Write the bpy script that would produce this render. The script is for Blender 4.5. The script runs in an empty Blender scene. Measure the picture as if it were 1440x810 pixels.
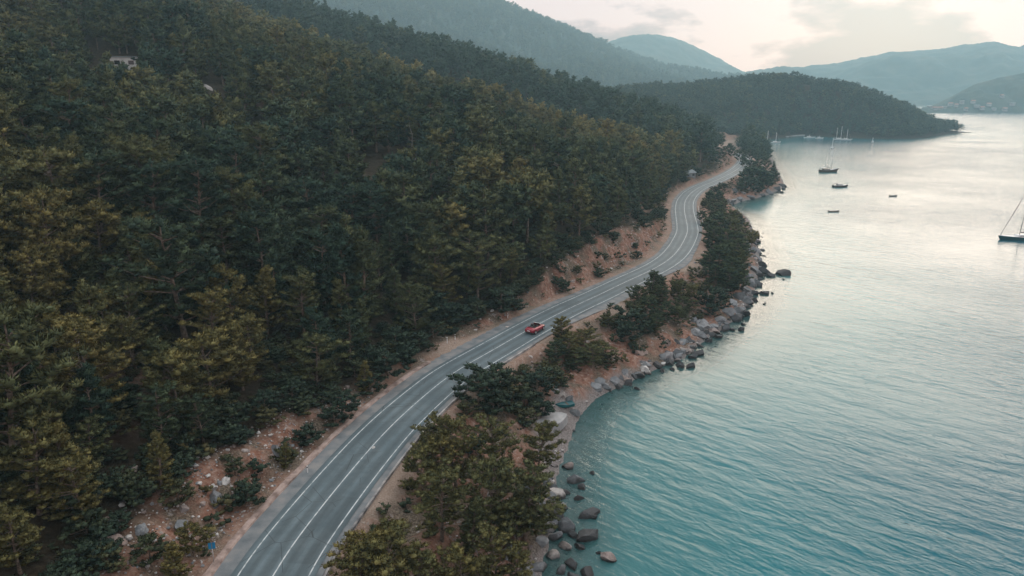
import bpy, bmesh, math, random
import numpy as np
from mathutils import Vector, Matrix
sc = bpy.context.scene
COL = sc.collection
R = math.radians

# ------------------------------------------------------------------ camera, sky, sun, exposure
F, HORIZON, CAM_H = 1000.0, 125.0, 50.0            # focal length in pixels of a 1440 px wide picture; metres above the sea
PITCH = math.atan((405 - HORIZON) / F)
cam = bpy.data.cameras.new("camera"); cam.sensor_width = 36.0; cam.lens = 36.0 * F / 1440.0
cam.clip_start = 0.5; cam.clip_end = 20000
co = bpy.data.objects.new("camera", cam); COL.objects.link(co)
co.location = (0, 0, CAM_H); co.rotation_euler = (math.pi / 2 - PITCH, 0, 0)
sc.camera = co

SUN_EL, SUN_AZ = R(14), R(28)                      # azimuth clockwise from +Y
sun = bpy.data.lights.new("sun", 'SUN'); sun.energy = 2.3; sun.angle = R(38); sun.color = (1.0, 0.83, 0.66)
so = bpy.data.objects.new("sun", sun); COL.objects.link(so)
sd = Vector((math.sin(SUN_AZ) * math.cos(SUN_EL), math.cos(SUN_AZ) * math.cos(SUN_EL), math.sin(SUN_EL)))
so.rotation_euler = sd.to_track_quat('Z', 'Y').to_euler()

W = bpy.data.worlds.new("World"); sc.world = W; W.use_nodes = True
def build_world():
    t = W.node_tree; n = t.nodes; l = t.links; n.clear()
    out = n.new('ShaderNodeOutputWorld'); bg = n.new('ShaderNodeBackground'); bg.inputs['Strength'].default_value = 0.08
    sky = n.new('ShaderNodeTexSky'); sky.sky_type = 'NISHITA'; sky.sun_disc = False
    sky.sun_elevation = SUN_EL; sky.sun_rotation = SUN_AZ; sky.dust_density = 2.5; sky.air_density = 1.0
    tc = n.new('ShaderNodeTexCoord'); mp = n.new('ShaderNodeMapping'); mp.inputs['Scale'].default_value = (1.0, 1.0, 2.6)
    l.new(tc.outputs['Generated'], mp.inputs['Vector'])
    no = n.new('ShaderNodeTexNoise'); no.inputs['Scale'].default_value = 5.2; no.inputs['Detail'].default_value = 7; no.inputs['Roughness'].default_value = 0.52
    l.new(mp.outputs['Vector'], no.inputs['Vector'])
    rp = n.new('ShaderNodeValToRGB'); e = rp.color_ramp.elements
    e[0].position = 0.46; e[0].color = (15.8, 10.0, 9.0, 1); e[1].position = 0.54; e[1].color = (5.2, 2.8, 3.0, 1)
    m = e.new(0.50); m.color = (9.2, 5.1, 4.9, 1)
    l.new(no.outputs['Fac'], rp.inputs['Fac'])
    mx = n.new('ShaderNodeMix'); mx.data_type = 'RGBA'; mx.inputs[0].default_value = 0.86
    l.new(sky.outputs['Color'], mx.inputs[6]); l.new(rp.outputs['Color'], mx.inputs[7])
    # dusk: warm light cloud low down, cool grey-blue cloud overhead
    sx = n.new('ShaderNodeSeparateXYZ'); l.new(tc.outputs['Generated'], sx.inputs[0])
    hi = n.new('ShaderNodeMapRange'); hi.interpolation_type = 'SMOOTHSTEP'; hi.inputs['From Min'].default_value = 0.10; hi.inputs['From Max'].default_value = 0.62; l.new(sx.outputs['Z'], hi.inputs['Value'])
    zn = n.new('ShaderNodeValToRGB'); z_ = zn.color_ramp.elements; z_[0].position = 0.4; z_[0].color = (22.5, 22.6, 22.6, 1); z_[1].position = 0.6; z_[1].color = (17.0, 17.4, 17.8, 1); l.new(no.outputs['Fac'], zn.inputs['Fac'])
    m2 = n.new('ShaderNodeMix'); m2.data_type = 'RGBA'; l.new(hi.outputs[0], m2.inputs[0]); l.new(mx.outputs[2], m2.inputs[6]); l.new(zn.outputs['Color'], m2.inputs[7])
    l.new(m2.outputs[2], bg.inputs['Color']); l.new(bg.outputs['Background'], out.inputs['Surface'])
build_world()
vs = sc.view_settings; vs.view_transform = 'Standard'; vs.look = 'None'; vs.gamma = 1; vs.exposure = 0.0
sc.cycles.max_bounces = 6; sc.cycles.diffuse_bounces = 3; sc.cycles.glossy_bounces = 3; sc.cycles.transparent_max_bounces = 8
sc.cycles.volume_bounces = 2; sc.cycles.use_denoising = True
sc.cycles.caustics_reflective = False; sc.cycles.caustics_refractive = False

# ------------------------------------------------------------------ small maths helpers
def at(u, v, z=0.0):
    dx = (u - 720) / F; dy = -(v - 405) / F
    d = np.array([dx, math.cos(PITCH) + dy * math.sin(PITCH), -math.sin(PITCH) + dy * math.cos(PITCH)])
    t = (z - CAM_H) / d[2]
    return np.array([0, 0, CAM_H]) + d * t
def ray(u, v):
    dx = (u - 720) / F; dy = -(v - 405) / F
    return np.array([dx, math.cos(PITCH) + dy * math.sin(PITCH), -math.sin(PITCH) + dy * math.cos(PITCH)])
def project(x, y, z):
    x = np.asarray(x, float); y = np.asarray(y, float); z = np.asarray(z, float) - CAM_H
    zc = y * math.cos(PITCH) - z * math.sin(PITCH); yc = y * math.sin(PITCH) + z * math.cos(PITCH)
    zc = np.where(zc < 1, 1, zc)
    return 720 + F * x / zc, 405 - F * yc / zc, zc
def sstep(a, b, x):
    t = np.clip((x - a) / (b - a), 0, 1); return t * t * (3 - 2 * t)
def hash2(ix, iy, s):
    h = (ix.astype(np.int64) * 374761393 + iy.astype(np.int64) * 668265263 + s * 974634777) & 0xFFFFFFFF
    h = ((h ^ (h >> 13)) * 1274126177) & 0xFFFFFFFF
    return ((h ^ (h >> 16)) & 0xFFFFFF) / float(0xFFFFFF)
def vnoise(x, y, scale, seed=0):
    x = np.asarray(x, float) / scale; y = np.asarray(y, float) / scale
    ix = np.floor(x); iy = np.floor(y); fx = x - ix; fy = y - iy
    fx = fx * fx * (3 - 2 * fx); fy = fy * fy * (3 - 2 * fy)
    a = hash2(ix, iy, seed); b = hash2(ix + 1, iy, seed); c = hash2(ix, iy + 1, seed); d = hash2(ix + 1, iy + 1, seed)
    return (a * (1 - fx) + b * fx) * (1 - fy) + (c * (1 - fx) + d * fx) * fy - 0.5
def fbm(x, y, scale, seed=0, oct=3):
    r = 0; a = 1.0
    for i in range(oct):
        r = r + a * vnoise(x, y, scale / 2 ** i, seed + 17 * i); a *= 0.5
    return r
def poly_dist(P, x, y):
    """distance to a polyline, and the index position along it of the nearest point"""
    best = np.full(np.shape(x), 1e18); pos = np.zeros(np.shape(x))
    for i in range(len(P) - 1):
        ax, ay = P[i][:2]; bx, by = P[i + 1][:2]
        vx, vy = bx - ax, by - ay; L = vx * vx + vy * vy + 1e-9
        t = np.clip(((x - ax) * vx + (y - ay) * vy) / L, 0, 1)
        d = (x - ax - t * vx) ** 2 + (y - ay - t * vy) ** 2
        m = d < best; best = np.where(m, d, best); pos = np.where(m, i + t, pos)
    return np.sqrt(best), pos
def inside(P, x, y):
    r = np.zeros(np.shape(x), bool)
    for i in range(len(P)):
        x1, y1 = P[i][:2]; x2, y2 = P[(i + 1) % len(P)][:2]
        if y1 == y2: continue
        c = ((y1 > y) != (y2 > y)) & (x < (x2 - x1) * (y - y1) / (y2 - y1) + x1)
        r ^= c
    return r
def smooth_line(P, step, passes=2):
    P = np.array([p[:2] for p in P], float)
    out = []
    Q = np.vstack([2 * P[0] - P[1], P, 2 * P[-1] - P[-2]])
    for i in range(1, len(Q) - 2):
        p0, p1, p2, p3 = Q[i - 1], Q[i], Q[i + 1], Q[i + 2]
        n = max(2, int(np.linalg.norm(p2 - p1) / 0.5))
        t = np.linspace(0, 1, n, endpoint=False)[:, None]
        out.append(0.5 * (2 * p1 + (p2 - p0) * t + (2 * p0 - 5 * p1 + 4 * p2 - p3) * t ** 2 + (3 * p1 - p0 - 3 * p2 + p3) * t ** 3))
    D = np.vstack(out + [P[-1:]])
    s = np.concatenate([[0], np.cumsum(np.linalg.norm(np.diff(D, axis=0), axis=1))])
    k = np.arange(0, s[-1], step)
    D = np.stack([np.interp(k, s, D[:, 0]), np.interp(k, s, D[:, 1])], 1)
    for _ in range(passes):
        D[1:-1] = 0.25 * D[:-2] + 0.5 * D[1:-1] + 0.25 * D[2:]
    return D

# ------------------------------------------------------------------ the lie of the land
ROAD_Z = 7.0
road_px = [(383.2, 810), (433, 738), (489.9, 666.8), (539.3, 610), (561.5, 588), (600, 554), (638, 524), (690, 494.4), (736.8, 467.3), (794, 437),
           (840, 416), (878, 397.5), (927.4, 374), (952, 354), (965.7, 329.6), (966.5, 318), (963, 300), (962.4, 291), (964.5, 281), (973, 270.5), (987, 262), (1010, 252.5), (1034, 240)]
road_pts = [(-26, -60), (-24, 0), (-22.6, 30)] + [tuple(at(u, v, ROAD_Z)[:2]) for u, v in road_px] + [(141, 436), (151, 470), (159, 520), (172, 580), (196, 640), (232, 720), (262, 742)]
ROAD = smooth_line(road_pts, 2.0, 6)
shore_px = [(755, 830), (762, 800), (772, 770), (782, 740), (786, 715), (784, 690), (783, 665), (796, 640), (803, 615), (812, 592), (828, 570), (850, 552), (880, 541), (905, 527),
            (935, 514), (965, 503), (988, 482), (1010, 468), (1030, 453), (1046, 440), (1060, 415), (1066, 392), (1070, 370), (1066, 350), (1060, 325), (1050, 305), (1034, 297),
            (1028, 290), (1044, 283), (1070, 277), (1094, 268), (1102, 258), (1096, 245), (1088, 228), (1080, 214), (1066, 205), (1056, 199), (1075, 196.5), (1100, 193.5), (1130, 190.5),
            (1165, 192), (1200, 194), (1240, 195), (1280, 195), (1310, 191.5), (1335, 188), (1349, 187)]
shore = [(0, -80), (-1, 0), (2, 35)] + [tuple(at(u, v, 0)[:2]) for u, v in shore_px] + [(545, 866), (500, 930), (430, 1010), (380, 1100), (360, 1400), (300, 2600)]
SHORE = smooth_line(shore, 3.2, 1)
LAND = np.vstack([SHORE, [(-3000, 2600), (-3000, -80)]])
INLAND = np.vstack([ROAD[::2], ROAD[-1:], [(262, 3000), (-3000, 3000), (-3000, -60)]])
# how far the bare bank reaches inland of the road centre, and how high it climbs, by distance along the road (m)
RS = np.arange(len(ROAD)) * 2.0
def road_s_at_y(y): return RS[np.argmin(np.abs(ROAD[:, 1] - y))]
_by = [-60, 50, 62, 75, 90, 105, 118, 128, 138, 150, 170, 185, 200, 215, 235, 260, 300, 380, 440, 520, 700]
EDGE = [13, 14.5, 16, 13.5, 10, 8.6, 10.5, 9.5, 9.5, 12.5, 15.5, 15, 13, 10, 8.4, 8, 7.8, 8.6, 15, 10, 10]
BANKH = [3.4, 3.6, 3.8, 3.0, 1.6, 1.0, 0.8, 1.2, 3.2, 6.0, 7.0, 6.6, 5.5, 3.4, 2.4, 2.0, 1.8, 2.0, 6.0, 3, 3]
EDGE_S = [road_s_at_y(y) for y in _by]
T_ = np.array([0.39, 0.92])
hcx = [at(u, 405)[0] for u in (0,)]
HL_U = np.array([820, 900, 960, 1000, 1050, 1100, 1150, 1200, 1250, 1300, 1330, 1347])
HL_V = np.array([120, 119, 117, 114, 109, 106, 117, 136, 154, 166, 180, 187])
HL_X = (HL_U - 720) * 0.905
HL_Z = 50 + (HORIZON - HL_V) * 0.88 - 13.0
HL_YS = np.interp(HL_X, [90, 230, 300, 370, 420, 480, 520, 545], [790, 752, 770, 752, 745, 775, 815, 850])

def ground(x, y, full=False):
    x = np.asarray(x, float); y = np.asarray(y, float)
    dr, ps = poly_dist(ROAD[::2], x, y); s = ps * 4.0
    ds, _ = poly_dist(SHORE, x, y)
    inl = inside(INLAND, x, y); land = inside(LAND, x, y)
    edge = np.interp(s, EDGE_S, EDGE); bh = np.interp(s, EDGE_S, BANKH)
    # inland: verge, cut bank, then the wooded slope
    gully = np.abs(fbm(s, dr * 0.35, 5.0, 13, 3)) * 2.0                     # rain-cut furrows running down the bank
    rise = bh * sstep(6.8, np.maximum(edge - 1.0, 8.6), dr + 1.6 * vnoise(x, y, 5, 3) - 1.5 * gully * sstep(1.5, 4, bh)) 
    up = np.maximum(dr - edge, 0)
    a = T_[0] * x + T_[1] * y
    slope = 0.310 * up + 3.0 * fbm(x, y, 55, 5, 3) * sstep(0, 60, up) + 9 * fbm(x, y, 130, 9, 2) * sstep(20, 140, up)
    slope = slope + 2 * np.exp(-((a - 262) / 52) ** 2) * sstep(10, 90, up) * (1 - 0.5 * sstep(160, 330, up))
    gul = (12 + 0.10 * np.minimum(up, 200)) * np.exp(-((a - 372 - 0.05 * up) / 36) ** 2) * sstep(8, 80, up)
    slope = slope - gul + 3 * np.exp(-((a - 480 - 0.1 * up) / 55) ** 2) * sstep(20, 110, up) - 5.0 * sstep(300, 430, a) * sstep(30, 110, up)
    slope = slope - 8 * np.exp(-((a - 150) / 30) ** 2) * sstep(40, 120, up)
    slope = slope * (1 - sstep(500, 680, a)) + 4 * sstep(560, 700, a)
    z_in = ROAD_Z + rise + np.maximum(slope, -4) + 0.5 * fbm(x, y, 5, 21, 3) * sstep(6.5, 9, dr) + 0.35 * fbm(x, y, 1.7, 23, 2) * sstep(6.5, 9, dr)
    # seaward: verge, then down to the shore
    verge = 5.2 + 2.2 * np.exp(-((s - road_s_at_y(172)) / 10) ** 2) + 2.6 * np.exp(-((s - road_s_at_y(147)) / 9) ** 2)
    k = ds / (ds + np.maximum(dr - verge, 0.0) + 1e-6)
    prof = np.clip(k, 0, 1) ** 0.85
    rough = np.minimum(1, ds / 5) * sstep(verge, verge + 2.5, dr)
    z_sea = ROAD_Z * prof + rough * (2.2 * fbm(x, y, 9, 31, 3) + 0.9 * fbm(x, y, 2.8, 33, 3) - 1.2 * np.abs(fbm(s, dr * 0.3, 6, 35, 2)))
    z = np.where(inl, z_in, z_sea)
    far = sstep(640, 700, y)
    hz = np.interp(x, HL_X, HL_Z); hs = np.interp(x, HL_X, HL_YS)
    q = np.clip((y - hs) / 115.0, -1, 2.2)
    bump = np.where(q < 1, np.sin(np.clip(q, 0, 1) * math.pi / 2) ** 0.9, np.cos(np.clip((q - 1) / 1.2, 0, 1) * math.pi / 2))
    z_far = 2.2 * np.minimum(1, ds / 14) + hz * bump * np.minimum(1, ds / 30) + 7 * fbm(x, y, 60, 41, 3) * np.clip(bump, 0, 1)
    z = z * (1 - far) + np.maximum(z_far, np.where(inl, z, 0) * 0.35) * far
    z = np.maximum(z, 0.12)
    z = np.minimum(z, 0.10 + 1.1 * ds + 0.0 * z) if True else z
    bed = -0.25 - 0.16 * ds - 0.35 * fbm(x, y, 6, 51, 2) * np.minimum(1, ds / 6)
    z = np.where(land, z, np.maximum(bed, -7))
    flat = (dr < 6.0) & (y < 640)
    z = np.where(flat, np.where(dr < 5.9, ROAD_Z - 0.2, ROAD_Z - 0.08), z)
    if full: return z, dr, s, ds, inl, land, edge
    return z
def axis(*segs):
    out = []
    for a, b, s in segs: out.append(np.arange(a, b, s))
    return np.concatenate(out + [[segs[-1][1]]])
gx = axis((-900, -340, 14), (-340, -120, 3.0), (-120, -45, 1.5), (-45, 95, 0.8), (95, 170, 1.2), (170, 300, 4), (300, 640, 7))
gy = axis((-80, 40, 3.0), (40, 250, 0.8), (250, 480, 1.6), (480, 700, 5), (700, 1060, 6))
GX, GY = np.meshgrid(gx, gy)
GRID = [np.asarray(q, float) for q in ground(GX, GY, True)]
GZ, g_dr, g_s, g_ds, g_in, g_land, g_edge = GRID
g_in = g_in > 0.5; g_land = g_land > 0.5
def lay(x, y, full=False):
    # the same ground read from its grid
    x = np.asarray(x, float); y = np.asarray(y, float)
    i = np.clip(np.searchsorted(gx, x) - 1, 0, len(gx) - 2); j = np.clip(np.searchsorted(gy, y) - 1, 0, len(gy) - 2)
    a = np.clip((x - gx[i]) / (gx[i + 1] - gx[i]), 0, 1); b = np.clip((y - gy[j]) / (gy[j + 1] - gy[j]), 0, 1)
    def rd(A): return (A[j, i] * (1 - a) + A[j, i + 1] * a) * (1 - b) + (A[j + 1, i] * (1 - a) + A[j + 1, i + 1] * a) * b
    if not full: return rd(GRID[0])
    r = [rd(A) for A in GRID]; r[4] = r[4] > 0.5; r[5] = r[5] > 0.5
    return r
def hit(u, v, h=0.0, far=1400):
    """where, along the line of sight through a picture point, the ray comes down to h metres above the ground"""
    d = ray(u, v); t = np.concatenate([np.arange(35, 320, 0.5), np.arange(320, far, 2)])
    p = d[:, None] * t; zz = CAM_H + p[2]
    g = np.maximum(lay(p[0], p[1]), 0)
    k = np.nonzero(zz - g <= h)[0]
    i = k[0] if len(k) else len(t) - 1
    return p[0][i], p[1][i], g[i]

# ------------------------------------------------------------------ materials
MATS = {}
def new_mat(name):
    m = bpy.data.materials.new(name); m.use_nodes = True; t = m.node_tree
    b = t.nodes['Principled BSDF']; MATS[name] = m
    return m, t, t.nodes, t.links, b
def noise_mat(name, cols, scale, rough=0.8, bump=0.0, bscale=None, spec=0.3, coord='Object', detail=5, pos=None, metallic=0.0):
    m, t, n, l, b = new_mat(name)
    tc = n.new('ShaderNodeTexCoord'); no = n.new('ShaderNodeTexNoise'); no.inputs['Scale'].default_value = scale; no.inputs['Detail'].default_value = detail
    l.new(tc.outputs[coord], no.inputs['Vector'])
    rp = n.new('ShaderNodeValToRGB'); e = rp.color_ramp.elements
    pos = pos or [0.32 + 0.36 * i / max(1, len(cols) - 1) for i in range(len(cols))]
    e[0].position = pos[0]; e[0].color = (*cols[0], 1); e[1].position = pos[-1]; e[1].color = (*cols[-1], 1)
    for p, c in list(zip(pos, cols))[1:-1]:
        x = e.new(p); x.color = (*c, 1)
    l.new(no.outputs['Fac'], rp.inputs['Fac']); l.new(rp.outputs['Color'], b.inputs['Base Color'])
    b.inputs['Roughness'].default_value = rough; b.inputs['Specular IOR Level'].default_value = spec; b.inputs['Metallic'].default_value = metallic
    if bump:
        n2 = n.new('ShaderNodeTexNoise'); n2.inputs['Scale'].default_value = bscale or scale * 4; n2.inputs['Detail'].default_value = 4
        l.new(tc.outputs[coord], n2.inputs['Vector'])
        bp = n.new('ShaderNodeBump'); bp.inputs['Strength'].default_value = bump; bp.inputs['Distance'].default_value = 0.2
        l.new(n2.outputs['Fac'], bp.inputs['Height']); l.new(bp.outputs['Normal'], b.inputs['Normal'])
    return m
def N_(n, typ, **kw):
    x = n.new(typ)
    for k, v in kw.items(): setattr(x, k, v)
    return x
def mixcol(n, l, fac, a, b):
    m = n.new('ShaderNodeMix'); m.data_type = 'RGBA'
    for s, v in ((0, fac), (6, a), (7, b)):
        if hasattr(v, 'links'): l.new(v, m.inputs[s])
        elif s == 0: m.inputs[0].default_value = v
        else: m.inputs[s].default_value = (*v, 1)
    return m.outputs[2]
def noise(n, l, vec, scale, detail=5, rough=0.55):
    x = n.new('ShaderNodeTexNoise'); x.inputs['Scale'].default_value = scale; x.inputs['Detail'].default_value = detail; x.inputs['Roughness'].default_value = rough
    l.new(vec, x.inputs['Vector']); return x.outputs['Fac']
def ramp(n, l, fac, stops):
    r = n.new('ShaderNodeValToRGB'); e = r.color_ramp.elements
    e[0].position = stops[0][0]; e[0].color = (*stops[0][1], 1); e[1].position = stops[-1][0]; e[1].color = (*stops[-1][1], 1)
    for p, c in stops[1:-1]:
        x = e.new(p); x.color = (*c, 1)
    l.new(fac, r.inputs['Fac']); return r.outputs['Color']
def math_(n, l, op, a, b=0.0):
    m = n.new('ShaderNodeMath'); m.operation = op
    for i, v in enumerate((a, b)):
        if hasattr(v, 'links'): l.new(v, m.inputs[i])
        else: m.inputs[i].default_value = v
    return m.outputs[0]
def attr(n, name, typ='GEOMETRY'):
    a = n.new('ShaderNodeAttribute'); a.attribute_type = typ; a.attribute_name = name; return a

def ground_mat():
    m, t, n, l, b = new_mat('ground_earth')
    g = n.new('ShaderNodeNewGeometry').outputs['Position']
    n1 = noise(n, l, g, 0.22, 6); n2 = noise(n, l, g, 1.3, 7, 0.65); n3 = noise(n, l, g, 5.0, 4, 0.6)
    red = ramp(n, l, n2, [(0.28, (0.062, 0.030, 0.021)), (0.44, (0.170, 0.082, 0.056)), (0.57, (0.225, 0.138, 0.106)), (0.70, (0.38, 0.29, 0.25))])
    dry = ramp(n, l, n3, [(0.35, (0.042, 0.032, 0.024)), (0.5, (0.10, 0.077, 0.057)), (0.66, (0.19, 0.155, 0.12))])
    earth = mixcol(n, l, ramp(n, l, n1, [(0.46, (0, 0, 0)), (0.60, (1, 1, 1))]), red, dry)
    vo = n.new('ShaderNodeTexVoronoi'); vo.inputs['Scale'].default_value = 0.9; vo.feature = 'F1'; l.new(g, vo.inputs['Vector'])
    stone = ramp(n, l, n3, [(0.34, (0.10, 0.085, 0.08)), (0.52, (0.20, 0.175, 0.165)), (0.68, (0.34, 0.31, 0.295))])
    sm_ = math_(n, l, 'ADD', math_(n, l, 'MULTIPLY', n2, 0.55), math_(n, l, 'MULTIPLY', noise(n, l, g, 0.45, 5), 0.45))
    earth = mixcol(n, l, ramp(n, l, sm_, [(0.575, (0, 0, 0)), (0.61, (1, 1, 1))]), earth, stone)
    earth = mixcol(n, l, ramp(n, l, noise(n, l, g, 0.7, 6, 0.7), [(0.60, (0, 0, 0)), (0.67, (1, 1, 1))]), earth, (0.050, 0.046, 0.026))
    litter = ramp(n, l, n2, [(0.3, (0.010, 0.009, 0.006)), (0.5, (0.026, 0.019, 0.012)), (0.68, (0.048, 0.038, 0.024))])
    c = mixcol(n, l, attr(n, 'earth').outputs['Fac'], litter, earth)
    sandy = ramp(n, l, n3, [(0.3, (0.17, 0.118, 0.092)), (0.7, (0.29, 0.23, 0.19))])
    c = mixcol(n, l, attr(n, 'sandy').outputs['Fac'], c, sandy)
    sh = ramp(n, l, n3, [(0.3, (0.07, 0.06, 0.058)), (0.5, (0.15, 0.132, 0.128)), (0.7, (0.25, 0.232, 0.222))])
    c = mixcol(n, l, attr(n, 'shingle').outputs['Fac'], c, sh)
    l.new(c, b.inputs['Base Color']); b.inputs['Roughness'].default_value = 0.95; b.inputs['Specular IOR Level'].default_value = 0.15
    bp = n.new('ShaderNodeBump'); bp.inputs['Strength'].default_value = 0.8; bp.inputs['Distance'].default_value = 0.35
    l.new(math_(n, l, 'ADD', n2, math_(n, l, 'MULTIPLY', n3, 0.5)), bp.inputs['Height']); l.new(bp.outputs['Normal'], b.inputs['Normal'])
    return m
def foliage_mat(name, stops, trans=0.12):
    """tint: one number per tree (object property, or instance attribute); leaf: one number per tuft"""
    m, t, n, l, b = new_mat(name)
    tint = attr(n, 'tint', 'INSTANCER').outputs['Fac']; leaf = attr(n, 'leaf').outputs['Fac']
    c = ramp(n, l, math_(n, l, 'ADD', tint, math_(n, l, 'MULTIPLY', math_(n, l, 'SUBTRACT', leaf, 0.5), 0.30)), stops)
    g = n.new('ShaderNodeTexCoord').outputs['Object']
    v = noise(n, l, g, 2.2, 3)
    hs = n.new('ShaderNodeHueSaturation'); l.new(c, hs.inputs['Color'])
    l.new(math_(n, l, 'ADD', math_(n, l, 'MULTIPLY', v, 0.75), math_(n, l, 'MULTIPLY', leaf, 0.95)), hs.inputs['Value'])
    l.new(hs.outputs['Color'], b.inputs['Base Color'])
    b.inputs['Roughness'].default_value = 0.75; b.inputs['Specular IOR Level'].default_value = 0.15
    tr = n.new('ShaderNodeBsdfTranslucent'); l.new(hs.outputs['Color'], tr.inputs['Color'])
    mx = n.new('ShaderNodeMixShader'); mx.inputs[0].default_value = trans
    l.new(b.outputs['BSDF'], mx.inputs[1]); l.new(tr.outputs['BSDF'], mx.inputs[2])
    l.new(mx.outputs['Shader'], n['Material Output'].inputs['Surface'])
    return m
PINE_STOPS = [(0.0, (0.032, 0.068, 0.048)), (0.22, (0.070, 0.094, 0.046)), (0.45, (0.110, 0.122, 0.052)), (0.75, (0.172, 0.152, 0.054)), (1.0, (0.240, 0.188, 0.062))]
def rock_mat():
    m, t, n, l, b = new_mat('shore_rock')
    o = n.new('ShaderNodeTexCoord').outputs['Object']; g = n.new('ShaderNodeNewGeometry').outputs['Position']
    tint = attr(n, 'tint', 'INSTANCER').outputs['Fac']
    n1 = noise(n, l, g, 1.1, 7, 0.6); n2 = noise(n, l, g, 6.0, 5, 0.65)
    base = ramp(n, l, tint, [(0.0, (0.032, 0.032, 0.034)), (0.35, (0.085, 0.092, 0.100)), (0.6, (0.185, 0.195, 0.208)), (0.8, (0.22, 0.165, 0.145)), (1.0, (0.42, 0.41, 0.40))])
    v = ramp(n, l, math_(n, l, 'ADD', math_(n, l, 'MULTIPLY', n1, 0.6), math_(n, l, 'MULTIPLY', n2, 0.4)), [(0.32, (0.45, 0.45, 0.45)), (0.5, (0.95, 0.95, 0.95)), (0.68, (1.35, 1.3, 1.25))])
    mm = n.new('ShaderNodeMix'); mm.data_type = 'RGBA'; mm.blend_type = 'MULTIPLY'; mm.inputs[0].default_value = 1.0
    l.new(base, mm.inputs[6]); l.new(v, mm.inputs[7])
    sx = n.new('ShaderNodeSeparateXYZ'); l.new(g, sx.inputs[0])
    wet = n.new('ShaderNodeMapRange'); wet.inputs['From Min'].default_value = 0.12; wet.inputs['From Max'].default_value = 0.55
    l.new(math_(n, l, 'SUBTRACT', sx.outputs['Z'], math_(n, l, 'MULTIPLY', math_(n, l, 'SUBTRACT', n1, 0.5), 1.4)), wet.inputs['Value'])   # tide stain
    c = mixcol(n, l, wet.outputs[0], (0.020, 0.019, 0.020), mm.outputs[2])
    l.new(c, b.inputs['Base Color']); b.inputs['Roughness'].default_value = 0.8; b.inputs['Specular IOR Level'].default_value = 0.3
    bp = n.new('ShaderNodeBump'); bp.inputs['Strength'].default_value = 0.6; bp.inputs['Distance'].default_value = 0.15
    l.new(n2, bp.inputs['Height']); l.new(bp.outputs['Normal'], b.inputs['Normal'])
    return m
def sea_mat():
    m, t, n, l, b = new_mat('sea_water'); n.remove(b)
    g = n.new('ShaderNodeNewGeometry').outputs['Position']
    off = attr(n, 'offshore').outputs['Fac']          # metres of water from the shore / 100
    m0 = n.new('ShaderNodeMapping'); m0.inputs['Rotation'].default_value = (0, 0, R(42)); l.new(g, m0.inputs['Vector'])
    mp = n.new('ShaderNodeMapping'); mp.inputs['Scale'].default_value = (0.40, 1.0, 1.0)
    l.new(m0.outputs['Vector'], mp.inputs['Vector']); v = mp.outputs['Vector']
    def ns(scale, det, dist=0.0, vec=None):
        x = n.new('ShaderNodeTexNoise'); x.inputs['Scale'].default_value = scale; x.inputs['Detail'].default_value = det; x.inputs['Roughness'].default_value = 0.55; x.inputs['Distortion'].default_value = dist
        l.new(vec or v, x.inputs['Vector']); return x.outputs['Fac']
    big = ns(0.22, 2, 0.3); mid = ns(0.60, 4, 0.35); sm = ns(1.9, 4, 0.2); tiny = ns(3.0, 3, 0.1, g)
    h = math_(n, l, 'ADD', math_(n, l, 'MULTIPLY', big, 1.1), math_(n, l, 'ADD', math_(n, l, 'MULTIPLY', mid, 0.95), math_(n, l, 'ADD', math_(n, l, 'MULTIPLY', sm, 0.26), math_(n, l, 'MULTIPLY', tiny, 0.07))))
    gust = noise(n, l, g, 0.016, 4)
    st = math_(n, l, 'MULTIPLY', attr(n, 'chop').outputs['Fac'], math_(n, l, 'MAXIMUM', 0.25, math_(n, l, 'SUBTRACT', math_(n, l, 'MULTIPLY', gust, 2.6), 0.3)))
    bp = n.new('ShaderNodeBump'); bp.inputs['Distance'].default_value = 0.33
    l.new(st, bp.inputs['Strength']); l.new(h, bp.inputs['Height'])
    patch = math_(n, l, 'MULTIPLY', math_(n, l, 'SUBTRACT', noise(n, l, g, 0.035, 4), 0.5), 0.22)
    c = ramp(n, l, math_(n, l, 'ADD', off, math_(n, l, 'MULTIPLY', patch, math_(n, l, 'MINIMUM', math_(n, l, 'MULTIPLY', off, 6.0), 1.0))),
             [(0.0, (0.060, 0.115, 0.115)), (0.08, (0.034, 0.120, 0.128)), (0.25, (0.006, 0.110, 0.132)), (0.5, (0.000, 0.078, 0.108)), (0.9, (0.000, 0.058, 0.088))])
    df = n.new('ShaderNodeBsdfDiffuse'); l.new(c, df.inputs['Color']); l.new(bp.outputs['Normal'], df.inputs['Normal'])
    tp = n.new('ShaderNodeBsdfTransparent'); tp.inputs['Color'].default_value = (0.42, 0.74, 0.76, 1)
    body = n.new('ShaderNodeMixShader')
    cl = n.new('ShaderNodeMapRange'); cl.inputs['From Min'].default_value = 0.0; cl.interpolation_type = 'SMOOTHERSTEP'; cl.inputs['From Max'].default_value = 0.11; cl.inputs['To Min'].default_value = 0.55; cl.inputs['To Max'].default_value = 0.0
    l.new(off, cl.inputs['Value']); l.new(cl.outputs[0], body.inputs[0]); l.new(df.outputs['BSDF'], body.inputs[1]); l.new(tp.outputs['BSDF'], body.inputs[2])
    gl = n.new('ShaderNodeBsdfGlossy'); gl.inputs['Roughness'].default_value = 0.12; l.new(bp.outputs['Normal'], gl.inputs['Normal'])
    fr = n.new('ShaderNodeFresnel'); fr.inputs['IOR'].default_value = 1.23; l.new(bp.outputs['Normal'], fr.inputs['Normal'])
    mx = n.new('ShaderNodeMixShader'); l.new(fr.outputs[0], mx.inputs[0]); l.new(body.outputs[0], mx.inputs[1]); l.new(gl.outputs[0], mx.inputs[2])
    l.new(mx.outputs[0], n['Material Output'].inputs['Surface'])
    return m
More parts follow.
